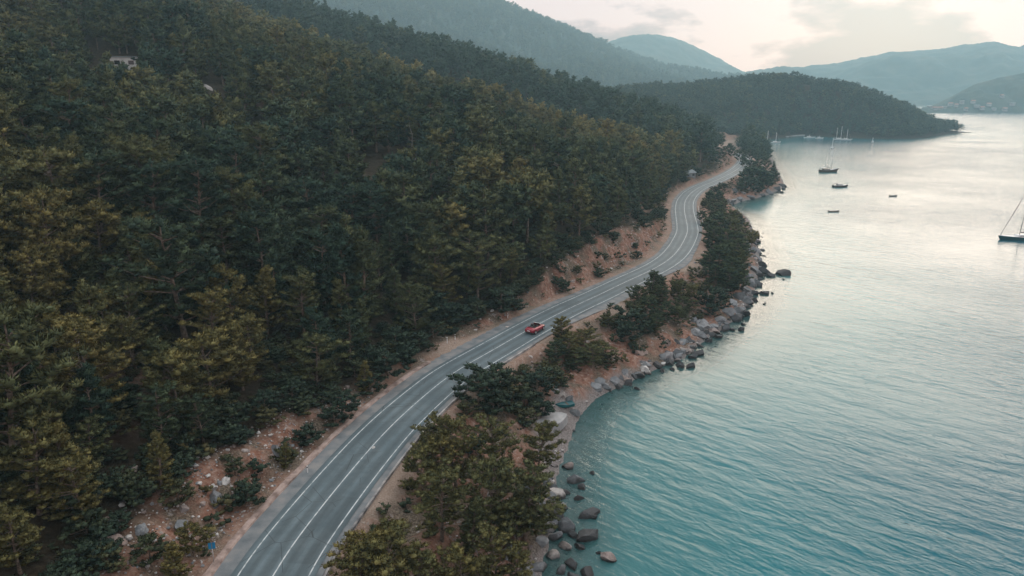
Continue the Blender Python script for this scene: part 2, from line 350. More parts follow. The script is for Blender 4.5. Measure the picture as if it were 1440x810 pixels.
def asphalt_mat():
    m, t, n, l, b = new_mat('asphalt')
    g = n.new('ShaderNodeNewGeometry').outputs['Position']; ac = attr(n, 'across').outputs['Fac']
    n1 = noise(n, l, g, 0.16, 5); n2 = noise(n, l, g, 1.2, 5); n3 = noise(n, l, g, 14, 3)
    mp = math_(n, l, 'ADD', math_(n, l, 'MULTIPLY', n1, 0.5), math_(n, l, 'ADD', math_(n, l, 'MULTIPLY', n2, 0.3), math_(n, l, 'MULTIPLY', n3, 0.2)))
    c = ramp(n, l, mp, [(0.36, (0.042, 0.064, 0.076)), (0.5, (0.058, 0.082, 0.094)), (0.64, (0.080, 0.106, 0.118))])
    # tyre-polished bands: two per lane
    band = n.new('ShaderNodeMath'); band.operation = 'COSINE'; l.new(math_(n, l, 'MULTIPLY', ac, 2 * math.pi / 1.62), band.inputs[0])
    c2 = n.new('ShaderNodeHueSaturation'); l.new(c, c2.inputs['Color'])
    l.new(math_(n, l, 'ADD', 0.98, math_(n, l, 'MULTIPLY', band.outputs[0], math_(n, l, 'MULTIPLY', n1, 0.34))), c2.inputs['Value'])
    cv = n.new('ShaderNodeCombineXYZ'); l.new(ac, cv.inputs[0]); l.new(math_(n, l, 'MULTIPLY', attr(n, 'along').outputs['Fac'], 0.05), cv.inputs[1])
    streak = noise(n, l, cv.outputs[0], 1.6, 5, 0.6)                       # oil and tyre streaks along the lanes
    pc = n.new('ShaderNodeCombineXYZ'); l.new(math_(n, l, 'MULTIPLY', math_(n, l, 'ROUND', math_(n, l, 'MULTIPLY', math_(n, l, 'ADD', ac, 1.6), 0.31)), 3.0), pc.inputs[0]); l.new(math_(n, l, 'FLOOR', math_(n, l, 'MULTIPLY', attr(n, 'along').outputs['Fac'], 0.085)), pc.inputs[1])
    wn = n.new('ShaderNodeTexWhiteNoise'); wn.noise_dimensions = '2D'; l.new(pc.outputs[0], wn.inputs['Vector'])
    patch = math_(n, l, 'MULTIPLY', math_(n, l, 'GREATER_THAN', wn.outputs['Value'], 0.86), 0.14)      # resurfaced lengths
    hs2 = n.new('ShaderNodeHueSaturation'); l.new(c2.outputs['Color'], hs2.inputs['Color'])
    l.new(math_(n, l, 'SUBTRACT', math_(n, l, 'ADD', 0.52, math_(n, l, 'MULTIPLY', streak, 0.96)), patch), hs2.inputs['Value'])
    vc = n.new('ShaderNodeTexVoronoi'); vc.feature = 'DISTANCE_TO_EDGE'; vc.inputs['Scale'].default_value = 0.22; l.new(g, vc.inputs['Vector'])
    crack = math_(n, l, 'MULTIPLY', math_(n, l, 'LESS_THAN', vc.outputs['Distance'], 0.006), math_(n, l, 'GREATER_THAN', n1, 0.52))
    l.new(mixcol(n, l, math_(n, l, 'MULTIPLY', crack, 0.7), hs2.outputs['Color'], (0.015, 0.017, 0.019)), b.inputs['Base Color']); b.inputs['Roughness'].default_value = 0.72; b.inputs['Specular IOR Level'].default_value = 0.4
    bp = n.new('ShaderNodeBump'); bp.inputs['Strength'].default_value = 0.15; bp.inputs['Distance'].default_value = 0.02; l.new(n3, bp.inputs['Height']); l.new(bp.outputs['Normal'], b.inputs['Normal'])
    return m
M_GROUND = ground_mat(); M_ROCK = rock_mat(); M_SEA = sea_mat(); M_ASPHALT = asphalt_mat()
M_PINE = foliage_mat('pine_needles', PINE_STOPS)
M_SHRUB = foliage_mat('shrub_leaves', [(0.0, (0.020, 0.042, 0.032)), (0.35, (0.040, 0.060, 0.034)), (0.65, (0.075, 0.078, 0.036)), (1.0, (0.135, 0.110, 0.045))])
M_BARK = noise_mat('pine_bark', [(0.05, 0.035, 0.028), (0.13, 0.095, 0.075), (0.2, 0.16, 0.13)], 3, 0.9, 0.5)
M_DEAD = noise_mat('dead_wood', [(0.25, 0.22, 0.20), (0.42, 0.39, 0.36)], 3, 0.9)
M_SHOULDER = noise_mat('worn_shoulder', [(0.085, 0.098, 0.108), (0.13, 0.138, 0.145), (0.18, 0.175, 0.172)], 0.55, 0.9, 0.2, 8, coord='Object')
M_KERB = noise_mat('kerb_concrete', [(0.14, 0.10, 0.088), (0.27, 0.20, 0.175), (0.34, 0.27, 0.245)], 0.9, 0.9, 0.5, 5)
M_KERB2 = noise_mat('kerb_grey', [(0.09, 0.09, 0.095), (0.24, 0.225, 0.22), (0.42, 0.40, 0.38)], 0.5, 0.9, 0.4, 5)
M_LINE = noise_mat('line_paint', [(0.16, 0.18, 0.19), (0.38, 0.40, 0.41), (0.47, 0.48, 0.485)], 1.6, 0.7)
M_SAND = noise_mat('pale_gravel', [(0.32, 0.26, 0.23), (0.45, 0.38, 0.34), (0.56, 0.50, 0.46)], 0.7, 0.95, 0.3, 6)
M_HILL = noise_mat('far_woodland', [(0.026, 0.046, 0.040), (0.042, 0.062, 0.050), (0.070, 0.080, 0.064)], 0.02, 0.95, 1.0, 0.11, 0.1)
M_WHITE = noise_mat('white_paint', [(0.55, 0.55, 0.55), (0.66, 0.66, 0.66)], 3, 0.5)
M_DARKM = noise_mat('dark_metal', [(0.03, 0.03, 0.032), (0.06, 0.06, 0.062)], 4, 0.5)
M_STEEL = noise_mat('galvanised_steel', [(0.42, 0.43, 0.44), (0.58, 0.59, 0.60)], 4, 0.45, metallic=0.6)
M_GLASSD = noise_mat('dark_glass', [(0.012, 0.014, 0.016), (0.02, 0.022, 0.025)], 2, 0.08, spec=0.8)
M_RED = noise_mat('red_car_paint', [(0.20, 0.003, 0.016), (0.26, 0.005, 0.022)], 2, 0.28, spec=0.7)
M_TYRE = noise_mat('tyre_rubber', [(0.012, 0.012, 0.012), (0.025, 0.025, 0.025)], 6, 0.9)
M_SEAT = noise_mat('black_leather', [(0.015, 0.015, 0.016), (0.03, 0.03, 0.03)], 6, 0.6)
M_LAMPRED = noise_mat('lamp_red', [(0.30, 0.004, 0.004), (0.36, 0.006, 0.006)], 5, 0.25)
M_BLUE = noise_mat('sign_blue', [(0.005, 0.13, 0.27), (0.008, 0.16, 0.32)], 3, 0.5)
M_TEAL = noise_mat('teal_hull', [(0.006, 0.055, 0.065), (0.010, 0.075, 0.085)], 1.5, 0.35)
M_WOOD = noise_mat('varnished_wood', [(0.05, 0.026, 0.016), (0.10, 0.055, 0.034)], 2, 0.5)
M_CANVAS = noise_mat('canvas', [(0.10, 0.075, 0.085), (0.14, 0.10, 0.115)], 3, 0.85)
M_ROOF = noise_mat('clay_roof', [(0.22, 0.10, 0.07), (0.32, 0.16, 0.11)], 1, 0.9)
M_ROOFG = noise_mat('grey_roof', [(0.11, 0.13, 0.14), (0.17, 0.19, 0.20)], 1, 0.8)
M_WALL = noise_mat('white_render', [(0.38, 0.37, 0.36), (0.48, 0.47, 0.46)], 0.8, 0.9)
M_SLAB = noise_mat('pale_concrete', [(0.20, 0.20, 0.205), (0.30, 0.295, 0.295)], 0.8, 0.9, 0.2)

# ------------------------------------------------------------------ object helpers
def mesh_np(name, V, Fc, mat, smooth=True, normals=None, attrs=None):
    V = np.asarray(V, np.float32); Fc = np.asarray(Fc, np.int32); k = Fc.shape[1]
    me = bpy.data.meshes.new(name)
    me.vertices.add(len(V)); me.vertices.foreach_set('co', V.ravel())
    me.loops.add(Fc.size); me.loops.foreach_set('vertex_index', Fc.ravel())
    me.polygons.add(len(Fc)); me.polygons.foreach_set('loop_start', np.arange(0, Fc.size, k, dtype=np.int32))
    try: me.polygons.foreach_set('loop_total', np.full(len(Fc), k, np.int32))
    except Exception: pass
    me.update(calc_edges=True)
    me.polygons.foreach_set('use_smooth', np.full(len(Fc), smooth, bool))
    for an, av in (attrs or {}).items():
        a = me.attributes.new(an, 'FLOAT', 'POINT'); a.data.foreach_set('value', np.asarray(av, np.float32))
    if normals is not None:
        nn = np.asarray(normals, np.float32); nn = nn / (np.linalg.norm(nn, axis=1, keepdims=True) + 1e-9)
        me.normals_split_custom_set_from_vertices([tuple(x) for x in nn])
    if mat: me.materials.append(mat)
    me.validate() if False else None
    return me
def link(name, data, parent=None, loc=None, rotz=0.0, scale=None):
    o = bpy.data.objects.new(name, data); COL.objects.link(o)
    if parent: o.parent = parent
    if loc is not None: o.location = loc
    if rotz: o.rotation_euler = (0, 0, rotz)
    if scale is not None: o.scale = scale if hasattr(scale, '__len__') else (scale,) * 3
    return o
def tag(o, label=None, cat=None, group=None, kind=None):
    for k, v in (('label', label), ('category', cat), ('group', group), ('kind', kind)):
        if v: o[k] = v
    return o
def thing(name, label, cat, loc, rotz=0.0, group=None, scale=None):
    return tag(link(name, None, None, loc, rotz, scale), label, cat, group)

class MB:
    """collects boxes, tubes and lofts into one mesh"""
    def __init__(s): s.v = []; s.f = []
    def add(s, V, Fs):
        b = len(s.v); s.v += [tuple(map(float, p)) for p in V]; s.f += [tuple(b + i for i in q) for q in Fs]; return s
    def box(s, c, d, rz=0.0, taper=1.0):
        x, y, z = [k / 2 for k in d]; P = []
        for sz in (-1, 1):
            k = taper if sz > 0 else 1.0
            for sx, sy in ((-1, -1), (1, -1), (1, 1), (-1, 1)):
                px, py = sx * x * k, sy * y * k
                P.append((c[0] + px * math.cos(rz) - py * math.sin(rz), c[1] + px * math.sin(rz) + py * math.cos(rz), c[2] + sz * z))
        return s.add(P, [(3, 2, 1, 0), (4, 5, 6, 7), (0, 1, 5, 4), (1, 2, 6, 5), (2, 3, 7, 6), (3, 0, 4, 7)])
    def tube(s, pts, rad, n=6, cap=True):
        pts = [Vector(p) for p in pts]; rad = rad if hasattr(rad, '__len__') else [rad] * len(pts)
        rings = []
        for i, p in enumerate(pts):
            d = (pts[min(i + 1, len(pts) - 1)] - pts[max(i - 1, 0)]).normalized()
            a = d.orthogonal().normalized() if abs(d.z) < 0.99 else Vector((1, 0, 0)); a = (a - d * a.dot(d)).normalized(); b = d.cross(a)
            rings.append([p + (a * math.cos(2 * math.pi * k / n) + b * math.sin(2 * math.pi * k / n)) * rad[i] for k in range(n)])
        V = [q for r in rings for q in r]; Fs = []
        for i in range(len(pts) - 1):
            for k in range(n): Fs.append((i * n + k, i * n + (k + 1) % n, (i + 1) * n + (k + 1) % n, (i + 1) * n + k))
        if cap: Fs += [tuple(reversed(range(n))), tuple((len(pts) - 1) * n + k for k in range(n))]
        return s.add(V, Fs)
    def loft(s, rings, cap=True, closed=True):
        n = len(rings[0]); V = [p for r in rings for p in r]; Fs = []
        for i in range(len(rings) - 1):
            for k in range(n if closed else n - 1): Fs.append((i * n + k, i * n + (k + 1) % n, (i + 1) * n + (k + 1) % n, (i + 1) * n + k))
        if cap: Fs += [tuple(reversed(range(n))), tuple((len(rings) - 1) * n + k for k in range(n))]
        return s.add(V, Fs)
    def mesh(s, name, mat, smooth=False, bevel=0.0):
        me = bpy.data.meshes.new(name); me.from_pydata(s.v, [], s.f); me.materials.append(mat)
        bm = bmesh.new(); bm.from_mesh(me)
        bmesh.ops.recalc_face_normals(bm, faces=bm.faces[:])
        if bevel:
            bmesh.ops.bevel(bm, geom=[e for e in bm.edges if e.is_manifold and e.calc_face_angle(0) > 0.5], offset=bevel, segments=2, affect='EDGES')
        bm.to_mesh(me); bm.free()
        if smooth:
            for p in me.polygons: p.use_smooth = True
        return me
    def obj(s, name, mat, parent=None, smooth=False, bevel=0.0, loc=None, rotz=0.0):
        return link(name, s.mesh(name, mat, smooth, bevel), parent, loc, rotz)

def grid_obj(name, X, Y, Z, mat, attrs=None, smooth=True):
    ny, nx = Z.shape
    V = np.stack([np.broadcast_to(X, Z.shape), np.broadcast_to(Y, Z.shape), Z], -1).reshape(-1, 3)
    i = (np.arange(ny - 1)[:, None] * nx + np.arange(nx - 1)[None, :]).ravel()
    Fc = np.stack([i, i + 1, i + nx + 1, i + nx], 1)
    return link(name, mesh_np(name, V, Fc, mat, smooth, None, {k: np.asarray(v).ravel() for k, v in (attrs or {}).items()}))

# ------------------------------------------------------------------ ground and sea
earth = np.where(g_in, 1 - sstep(-2.5, 1.5, g_dr - g_edge + 2.5 * fbm(GX, GY, 6, 61, 2)), 1.0)
earth = np.maximum(earth, 0.40 * sstep(0.25, 0.45, fbm(GX, GY, 26, 71, 3)) * (g_dr > g_edge))
earth = np.where(g_ds < 0.5, 1, earth) * (1 - sstep(620, 700, GY)) + 0.15 * sstep(620, 700, GY); earth = earth * (1 - 0.75 * sstep(455, 490, GY) * ~g_in)
shing = (1 - sstep(0.6, 2.4, g_ds + 2 * fbm(GX, GY, 4, 81, 2))) * (GY < 700)
def blob(cx, cy, rx, ry, rot=0.0):
    dx, dy = GX - cx, GY - cy; c, s_ = math.cos(rot), math.sin(rot)
    return 1 - sstep(0.7, 1.1, np.sqrt(((dx * c + dy * s_) / rx) ** 2 + ((-dx * s_ + dy * c) / ry) ** 2) + 0.25 * fbm(GX, GY, 3, 91, 2))
sandy = np.zeros_like(GX)
for u, v, z, rx, ry, rot in ((868, 436, 7, 9, 2.6, R(52)), (975, 374, 6.8, 9, 3.2, R(52)), (548, 690, 6, 7, 2.2, R(70)), (1025, 213, 6, 22, 9, R(60)), (992, 272, 6.8, 6, 2.0, R(40)), (660, 481, 7, 12, 2.4, R(50))):
    p = at(u, v, z); sandy = np.maximum(sandy, blob(p[0], p[1], rx, ry, rot))
sandy = np.maximum(sandy, 0.55 * (1 - sstep(5.5, 8.2, g_dr + 1.5 * fbm(GX, GY, 5, 95, 2))) * (GY < 640) * g_land)
bx, by_ = at(806, 612, 0)[:2]
shing = np.maximum(shing, blob(bx - 2.5, by_, 3.2, 12, R(-12)))
GZ = np.where(sandy > 0.9, GZ, GZ)
terrain = tag(grid_obj('terrain', GX, GY, GZ, M_GROUND, {'earth': earth, 'shingle': shing, 'sandy': sandy}), kind='structure')

sx_ = axis((-60, 0, 6), (0, 130, 1.6), (130, 260, 3), (260, 700, 16), (700, 4150, 150))
sy_ = axis((-120, 40, 8), (40, 300, 1.3), (300, 520, 3), (520, 1000, 12), (1000, 4200, 150))
SX, SY = np.meshgrid(sx_, sy_)
s_d, _ = poly_dist(SHORE, SX, SY); s_l = inside(LAND, SX, SY)
offs = np.where(s_l, 0, s_d) / 100.0
chop = 0.48 + 0.52 * sstep(0, 60, np.where(s_l, 0, s_d)); chop *= 1 - 0.35 * sstep(90, 200, SY) + 0.55 * sstep(260, 520, SY)
sea = tag(grid_obj('sea', SX, SY, np.zeros_like(SX), M_SEA, {'offshore': np.clip(offs, 0, 1), 'chop': chop}), kind='structure')

# ------------------------------------------------------------------ far hills
def ridge(name, crest, front, depth, back, nx, nq, amp, seed):
    """crest: (u, v, zc) points; the hill falls from its crest forward over `depth` metres and back over `back`"""
    U = np.array([c[0] for c in crest], float); V_ = np.array([c[1] for c in crest], float); Z_ = np.array([c[2] for c in crest], float)
    u = np.linspace(U[0], U[-1], nx); v = np.interp(u, U, V_); zc = np.interp(u, U, Z_)
    X = (u - 720) / F * zc; Yc = zc / math.cos(PITCH) * 0.97; H = CAM_H + (HORIZON - v) / F * zc * 1.0
    q = np.concatenate([np.linspace(-1, 0, nq), np.linspace(0, 1, nq // 2)[1:]])
    Q, _ = np.meshgrid(q, X, indexing='ij')
    XX = X[None, :] * (1 + np.where(Q < 0, Q * depth, Q * back) / Yc[None, :] * 0.85)
    YY = Yc[None, :] + np.where(Q < 0, Q * depth, Q * back)
    prof = np.where(Q < 0, np.cos(np.clip(-Q, 0, 1) * math.pi / 2) ** 1.15, np.cos(Q * math.pi / 2))
    ZZ = (H[None, :] + 6) * prof - 6 + amp * (fbm(XX, YY, depth * 0.33, seed, 5) - 0.5 * np.abs(fbm(XX, YY, depth * 0.22, seed + 3, 3))) * np.sin(np.clip(-Q, 0, 1) * math.pi) + depth * 0.010 * fbm(XX, YY, depth * 0.035, seed + 5, 3)
    o = tag(grid_obj(name, XX, YY, ZZ, M_HILL), kind='structure')
    return XX, YY, ZZ
MT = ridge('mountain', [(-150, -127, 2300), (300, -62, 2360), (510, -15, 2400), (600, -1, 2440), (690, 19, 2480), (740, 34, 2520), (800, 54, 2560), (850, 73, 2600), (900, 91, 2640), (950, 108, 2680), (1000, 123, 2720), (1050, 141, 2760), (1120, 163, 2800)], 0, 1150, 450, 260, 70, 100, 3)
ridge('distant_peak', [(800, 90, 3580), (850, 64, 3600), (880, 57, 3621), (910, 55, 3641), (940, 60, 3662), (980, 76, 3682), (1010, 91, 3703), (1035, 103, 3723), (1080, 128, 3744)], 0, 800, 330, 160, 50, 60, 7)
ridge('bay_hill', [(1000, 125, 3255), (1040, 104, 3255), (1100, 98, 3239), (1150, 93, 3223), (1190, 86, 3207), (1220, 79, 3192), (1265, 76, 3176), (1300, 73, 3160), (1330, 69, 3144), (1365, 65, 3128), (1400, 72, 3112), (1440, 63, 3096), (1520, 55, 3080), (1700, 70, 3032)], 0, 1050, 380, 260, 70, 90, 11)
CH = ridge('coast_hill', [(1270, 158, 1680), (1300, 146, 1690), (1320, 136, 1700), (1350, 119, 1720), (1390, 109, 1730), (1440, 99, 1740), (1520, 92, 1740), (1700, 85, 1740)], 0, 150, 120, 180, 50, 26, 17)

# ------------------------------------------------------------------ road
TAN = np.gradient(ROAD, axis=0); TAN /= np.linalg.norm(TAN, axis=1, keepdims=True)
NOR = np.stack([-TAN[:, 1], TAN[:, 0]], 1)                     # to the left, inland
def road_xy(i, off): return ROAD[i] + NOR[i] * off
def ribbon(name, prof, i0, i1, mat, parent=None, wob=None, smooth=False, jitter=0.0, seed=0):
    """sweeps a cross section [(offset, z)] along the road"""
    idx = np.arange(i0, i1); k = len(prof); V = np.zeros((len(idx), k, 3)); ac = np.zeros((len(idx), k)); al = np.zeros((len(idx), k))
    rg = np.random.RandomState(seed)
    for j, (off, z) in enumerate(prof):
        o_ = off + (wob[:, j] if wob is not None else 0)
        V[:, j, :2] = ROAD[idx] + NOR[idx] * np.reshape(o_ * np.ones(len(idx)), (-1, 1)); V[:, j, 2] = ROAD_Z + z
        ac[:, j] = off; al[:, j] = RS[idx]
    if jitter: V += rg.uniform(-jitter, jitter, V.shape)
    b = (np.arange(len(idx) - 1)[:, None] * k + np.arange(k - 1)[None, :]).ravel()
    Fc = np.stack([b, b + 1, b + k + 1, b + k], 1)[:, ::-1]
    return link(name, mesh_np(name, V.reshape(-1, 3), Fc, mat, smooth, None, {'across': ac.ravel(), 'along': al.ravel()}), parent)
iroad = lambda y: int(np.argmin(np.abs(ROAD[:, 1] - y)))
I0, I1 = iroad(20), iroad(500)
rgn = np.random.RandomState(5)
nI = I1 - I0
shw = np.zeros((nI, 2)); yy_ = ROAD[I0:I1, 1]
shw[:, 1] = 0.25 * vnoise(yy_, yy_ * 0, 5, 2) + 2.4 * np.exp(-((yy_ - 116) / 11) ** 2) - 0.9 * sstep(135, 160, yy_)
shw[:, 0] = 0.2 * vnoise(yy_, yy_ * 0 + 9, 4, 4) - 1.7 * np.exp(-((yy_ - 146) / 12) ** 2) - 1.2 * np.exp(-((yy_ - 178) / 9) ** 2)
road = tag(ribbon('road', [(-3.85, 0.0), (-3.25, 0.012), (0, 0.045), (3.3, 0.012), (3.95, 0.0)], I0, I1, M_ASPHALT, smooth=True), kind='structure')
shoulder = tag(ribbon('road_shoulder', [(-4.55, -0.05), (5.75, -0.05)], I0, I1, M_SHOULDER, wob=shw), kind='structure')
def stripe(name, off, w, label):
    z = 0.045 - abs(off) / 3.3 * 0.033 + 0.008
    ribbon(name, [(off - w / 2, z), (off + w / 2, z)], I0, I1, M_LINE, road)
stripe('centre_line', 0.0, 0.13, '')
stripe('edge_line', 3.25, 0.13, ''); stripe('edge_line', -3.25, 0.13, '')
yk = iroad(107); kw = np.stack([0.5 * vnoise(ROAD[I0:yk, 1], ROAD[I0:yk, 0], 2.2, 70 + 3 * j) * f for j, f in enumerate((0.9, 0.7, 0.7, 0.9, 0.9))], 1)
k1 = tag(ribbon('kerb', [(5.62, -0.12), (5.72, 0.14), (6.05, 0.20), (6.38, 0.18), (6.6, -0.1)], I0, yk, M_KERB, wob=kw[:yk - I0] * 0.35, jitter=0.03), kind='structure')
k2 = tag(ribbon('kerb', [(-4.62, -0.15), (-4.62, 0.13), (-4.86, 0.13), (-4.90, -0.5)], I0, iroad(122), M_KERB2, jitter=0.015, seed=3), kind='structure')

# ------------------------------------------------------------------ trees: tufted crowns grown on limbs
ICO = None
def ico(sub):
    bm = bmesh.new(); bmesh.ops.create_icosphere(bm, subdivisions=sub, radius=1.0); bm.verts.ensure_lookup_table()
    V = np.array([v.co[:] for v in bm.verts]); Fc = np.array([[v.index for v in f.verts] for f in bm.faces]); bm.free(); return V, Fc
ICO1, ICO2, ICO3 = ico(1), ico(2), ico(3)
def crown_mesh(name, clumps, rg, sprigs, sl, sw, mat, core=ICO1, centre=None):
    """clumps: (x, y, z, r, flat). Each is a small lobed core bristling with upturned sprigs."""
    Vs, Fs, Ns, Ls = [], [], [], []; b = 0
    cV, cF = core
    A = np.array([q[:3] for q in clumps]); mid = A.mean(0); ext = A.std(0) * 1.8 + 0.3
    for (x, y, z, r, fl) in clumps:
        c = np.array([x, y, z]); lf = rg.uniform(0, 1); ow = (c - mid) / ext; ow = ow / (np.linalg.norm(ow) + 0.4) * 0.75
        rad = np.array([r, r, r * fl]) * 0.70
        V = c + cV * rad * rg.uniform(0.75, 1.15, (len(cV), 1))
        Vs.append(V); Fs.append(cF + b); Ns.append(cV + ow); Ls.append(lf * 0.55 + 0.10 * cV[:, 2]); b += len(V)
        n = max(1, int(sprigs * (r / 0.55) ** 1.3))
        d = rg.normal(size=(n, 3)); d[:, 2] = np.abs(d[:, 2]) * 0.9 - 0.25; d /= np.linalg.norm(d, axis=1, keepdims=True)
        base = c + d * rad * 0.80
        g = d + np.array([0, 0, 0.55]) + rg.normal(scale=0.25, size=(n, 3)); g /= np.linalg.norm(g, axis=1, keepdims=True)
        L = sl * rg.uniform(0.6, 1.3, (n, 1)); wv = np.cross(g, rg.normal(size=(n, 3))); wv /= np.linalg.norm(wv, axis=1, keepdims=True) + 1e-9
        wv *= sw * rg.uniform(0.7, 1.3, (n, 1))
        Q = np.stack([base, base + g * L * 0.55 + wv, base + g * L, base + g * L * 0.55 - wv], 1).reshape(-1, 3)
        Vs.append(Q); k = b + 4 * np.arange(n)
        Fs.append(np.concatenate([np.stack([k, k + 1, k + 2], 1), np.stack([k, k + 2, k + 3], 1)])); b += 4 * n
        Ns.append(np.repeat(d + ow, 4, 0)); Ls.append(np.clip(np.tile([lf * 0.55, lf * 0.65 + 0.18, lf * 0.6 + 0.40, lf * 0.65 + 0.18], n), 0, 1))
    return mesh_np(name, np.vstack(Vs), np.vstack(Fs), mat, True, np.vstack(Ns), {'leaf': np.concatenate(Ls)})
def tree_parts(seed, H, Rr, form, nb, per, rc, sprigs, sl, sw, mat=None, limbs=True, core=ICO1):
    """one tree at the origin: (trunk mesh, crown mesh)"""
    rg = np.random.RandomState(seed); mb = MB(); clumps = []
    lean = rg.normal(scale=0.05, size=2)
    wob = rg.uniform(-0.25, 0.25, (6, 2)) * H / 11
    def axis_at(t):
        return np.array([lean[0] * H * t + np.interp(t * 5, range(6), wob[:, 0]) * t, lean[1] * H * t + np.interp(t * 5, range(6), wob[:, 1]) * t, H * t])
    t0 = {'cone': 0.12, 'dome': 0.20, 'umbrella': 0.48, 'bush': 0.05, 'ragged': 0.24}[form]
    def prof(t):
        q = (t - t0) / (1 - t0)
        if form == 'cone': return Rr * (min(1, q * 5 + 0.35) * (1 - q) ** 0.75 + 0.05)
        if form == 'dome': return Rr * (max(0.02, 1 - (max(q, 0) * 1.06 - 0.42) ** 2 / 0.42) ** 0.5)
        if form == 'ragged': return Rr * (max(0.03, 1 - (q - 0.40) ** 2 / 0.40) ** 0.5) * (0.65 + 0.6 * abs(math.sin(q * 7.0 + seed)))
        if form == 'umbrella': return Rr * (max(0.06, 1 - (q - 0.55) ** 2 / 0.40) ** 0.5)
        return Rr * (max(0.02, 1 - (q - 0.25) ** 2 / 0.60) ** 0.5)
    az = rg.uniform(0, 6.28)
    lob = [rg.uniform(0, 6.28) for _ in range(3)]
    for i in range(nb):
        lay_n = max(3, round(H * (1 - t0) / 1.75)); q_ = math.floor((i + 0.5) / nb * lay_n)
        t = t0 + (1 - t0) * min(0.98, (q_ + 0.5 + rg.uniform(-0.36, 0.36)) / lay_n); az += 2.39996 + rg.uniform(-0.4, 0.4)
        L = prof(t) * rg.uniform(0.72, 1.12) * (1 + 0.20 * math.sin(2 * az + lob[0]) + 0.14 * math.sin(3 * az + lob[1]))
        droop = {'cone': -0.05, 'dome': 0.05, 'umbrella': 0.22, 'bush': 0.12, 'ragged': 0.0}[form]
        a0 = axis_at(max(0.02, t - 0.10)); rise = (0.10 + droop + rg.uniform(-0.08, 0.10)) * L
        end = axis_at(t) + np.array([math.cos(az) * L, math.sin(az) * L, rise])
        mid = a0 * 0.5 + end * 0.5 + np.array([0, 0, -0.06 * L])
        if limbs and L > 0.8: mb.tube([a0, mid, end], [0.07 * H / 11 + 0.01, 0.045 * H / 11 + 0.006, 0.012], 4, False)
        for j in range(per):
            s = 0.38 + 0.66 * (j + rg.uniform(0.2, 0.8)) / per
            side = rg.uniform(-1, 1) * L * 0.30 * s
            p = a0 * (1 - s) + end * s + np.array([-math.sin(az) * side, math.cos(az) * side, -0.10 * L * s * (1 - s) + rg.uniform(-0.15, 0.22) * rc])
            clumps.append((*p, rc * rg.uniform(0.65, 1.25), rg.uniform(0.50, 0.80)))
    top = axis_at(0.99)
    for j in range(max(2, per // 2)):
        clumps.append((top[0] + rg.uniform(-.4, .4) * rc, top[1] + rg.uniform(-.4, .4) * rc, top[2] - j * rc * 0.6, rc * (0.6 + 0.12 * j), 1.15))
    n = 7; ts = np.linspace(0, 0.97, n)
    r0 = 0.020 * H + 0.03
    mb.tube([axis_at(t) - np.array([0, 0, 0.5 if k == 0 else 0]) for k, t in enumerate(ts)], [r0 * (1 - 0.86 * t) * (1.25 if k == 0 else 1) for k, t in enumerate(ts)], 7, False)
    return mb.mesh('trunk', M_BARK, True), crown_mesh('crown', clumps, rg, sprigs, sl, sw, mat or M_PINE, core)

# (form, height, crown radius) of each kind of pine; detail by how near it stands
KINDS = [('cone', 15.5, 3.7), ('dome', 13.5, 4.3), ('ragged', 16.0, 4.1), ('dome', 10.5, 4.5), ('cone', 12.0, 3.3), ('umbrella', 13.5, 4.7), ('ragged', 13.5, 3.7)]
NEAR = [tree_parts(100 + i, h, r, f, int(10 + h * 2.0), 7, 0.60, 38, 0.44, 0.050) for i, (f, h, r) in enumerate(KINDS)]
MID = [tree_parts(200 + i, h, r, f, int(8 + h * 1.4), 5, 0.92, 8, 0.66, 0.14) for i, (f, h, r) in enumerate(KINDS)]
FARL = [tree_parts(300 + i, h, r, f, 14, 3, 1.35, 1.4, 1.0, 0.26, limbs=False) for i, (f, h, r) in enumerate(KINDS)]
SHRUBK = [(2.6, 1.9), (2.0, 1.7), (3.2, 2.0)]
SHRUBS = [tree_parts(400 + i, h, r, 'bush', 18, 6, 0.38, 18, 0.22, 0.055, M_SHRUB) for i, (h, r) in enumerate(SHRUBK)]
FORM_WORD = {'cone': 'pointed', 'dome': 'round-topped', 'ragged': 'ragged', 'umbrella': 'flat-topped', 'bush': 'bushy'}

# ---- where they stand
rg = np.random.RandomState(11)
trees = []          # dict(x, y, z, kind, s, rot, tint, near, hand)
def add_tree(x, y, kind, s, tint, hand=False, z=None, wide=1.0):
    trees.append(dict(x=x, y=y, z=float(lay(np.array([x]), np.array([y]))[0]) if z is None else z, kind=kind, s=s, rot=rg.uniform(0, 6.28), tint=float(np.clip(tint, 0.02, 0.98)), hand=hand, wide=wide))
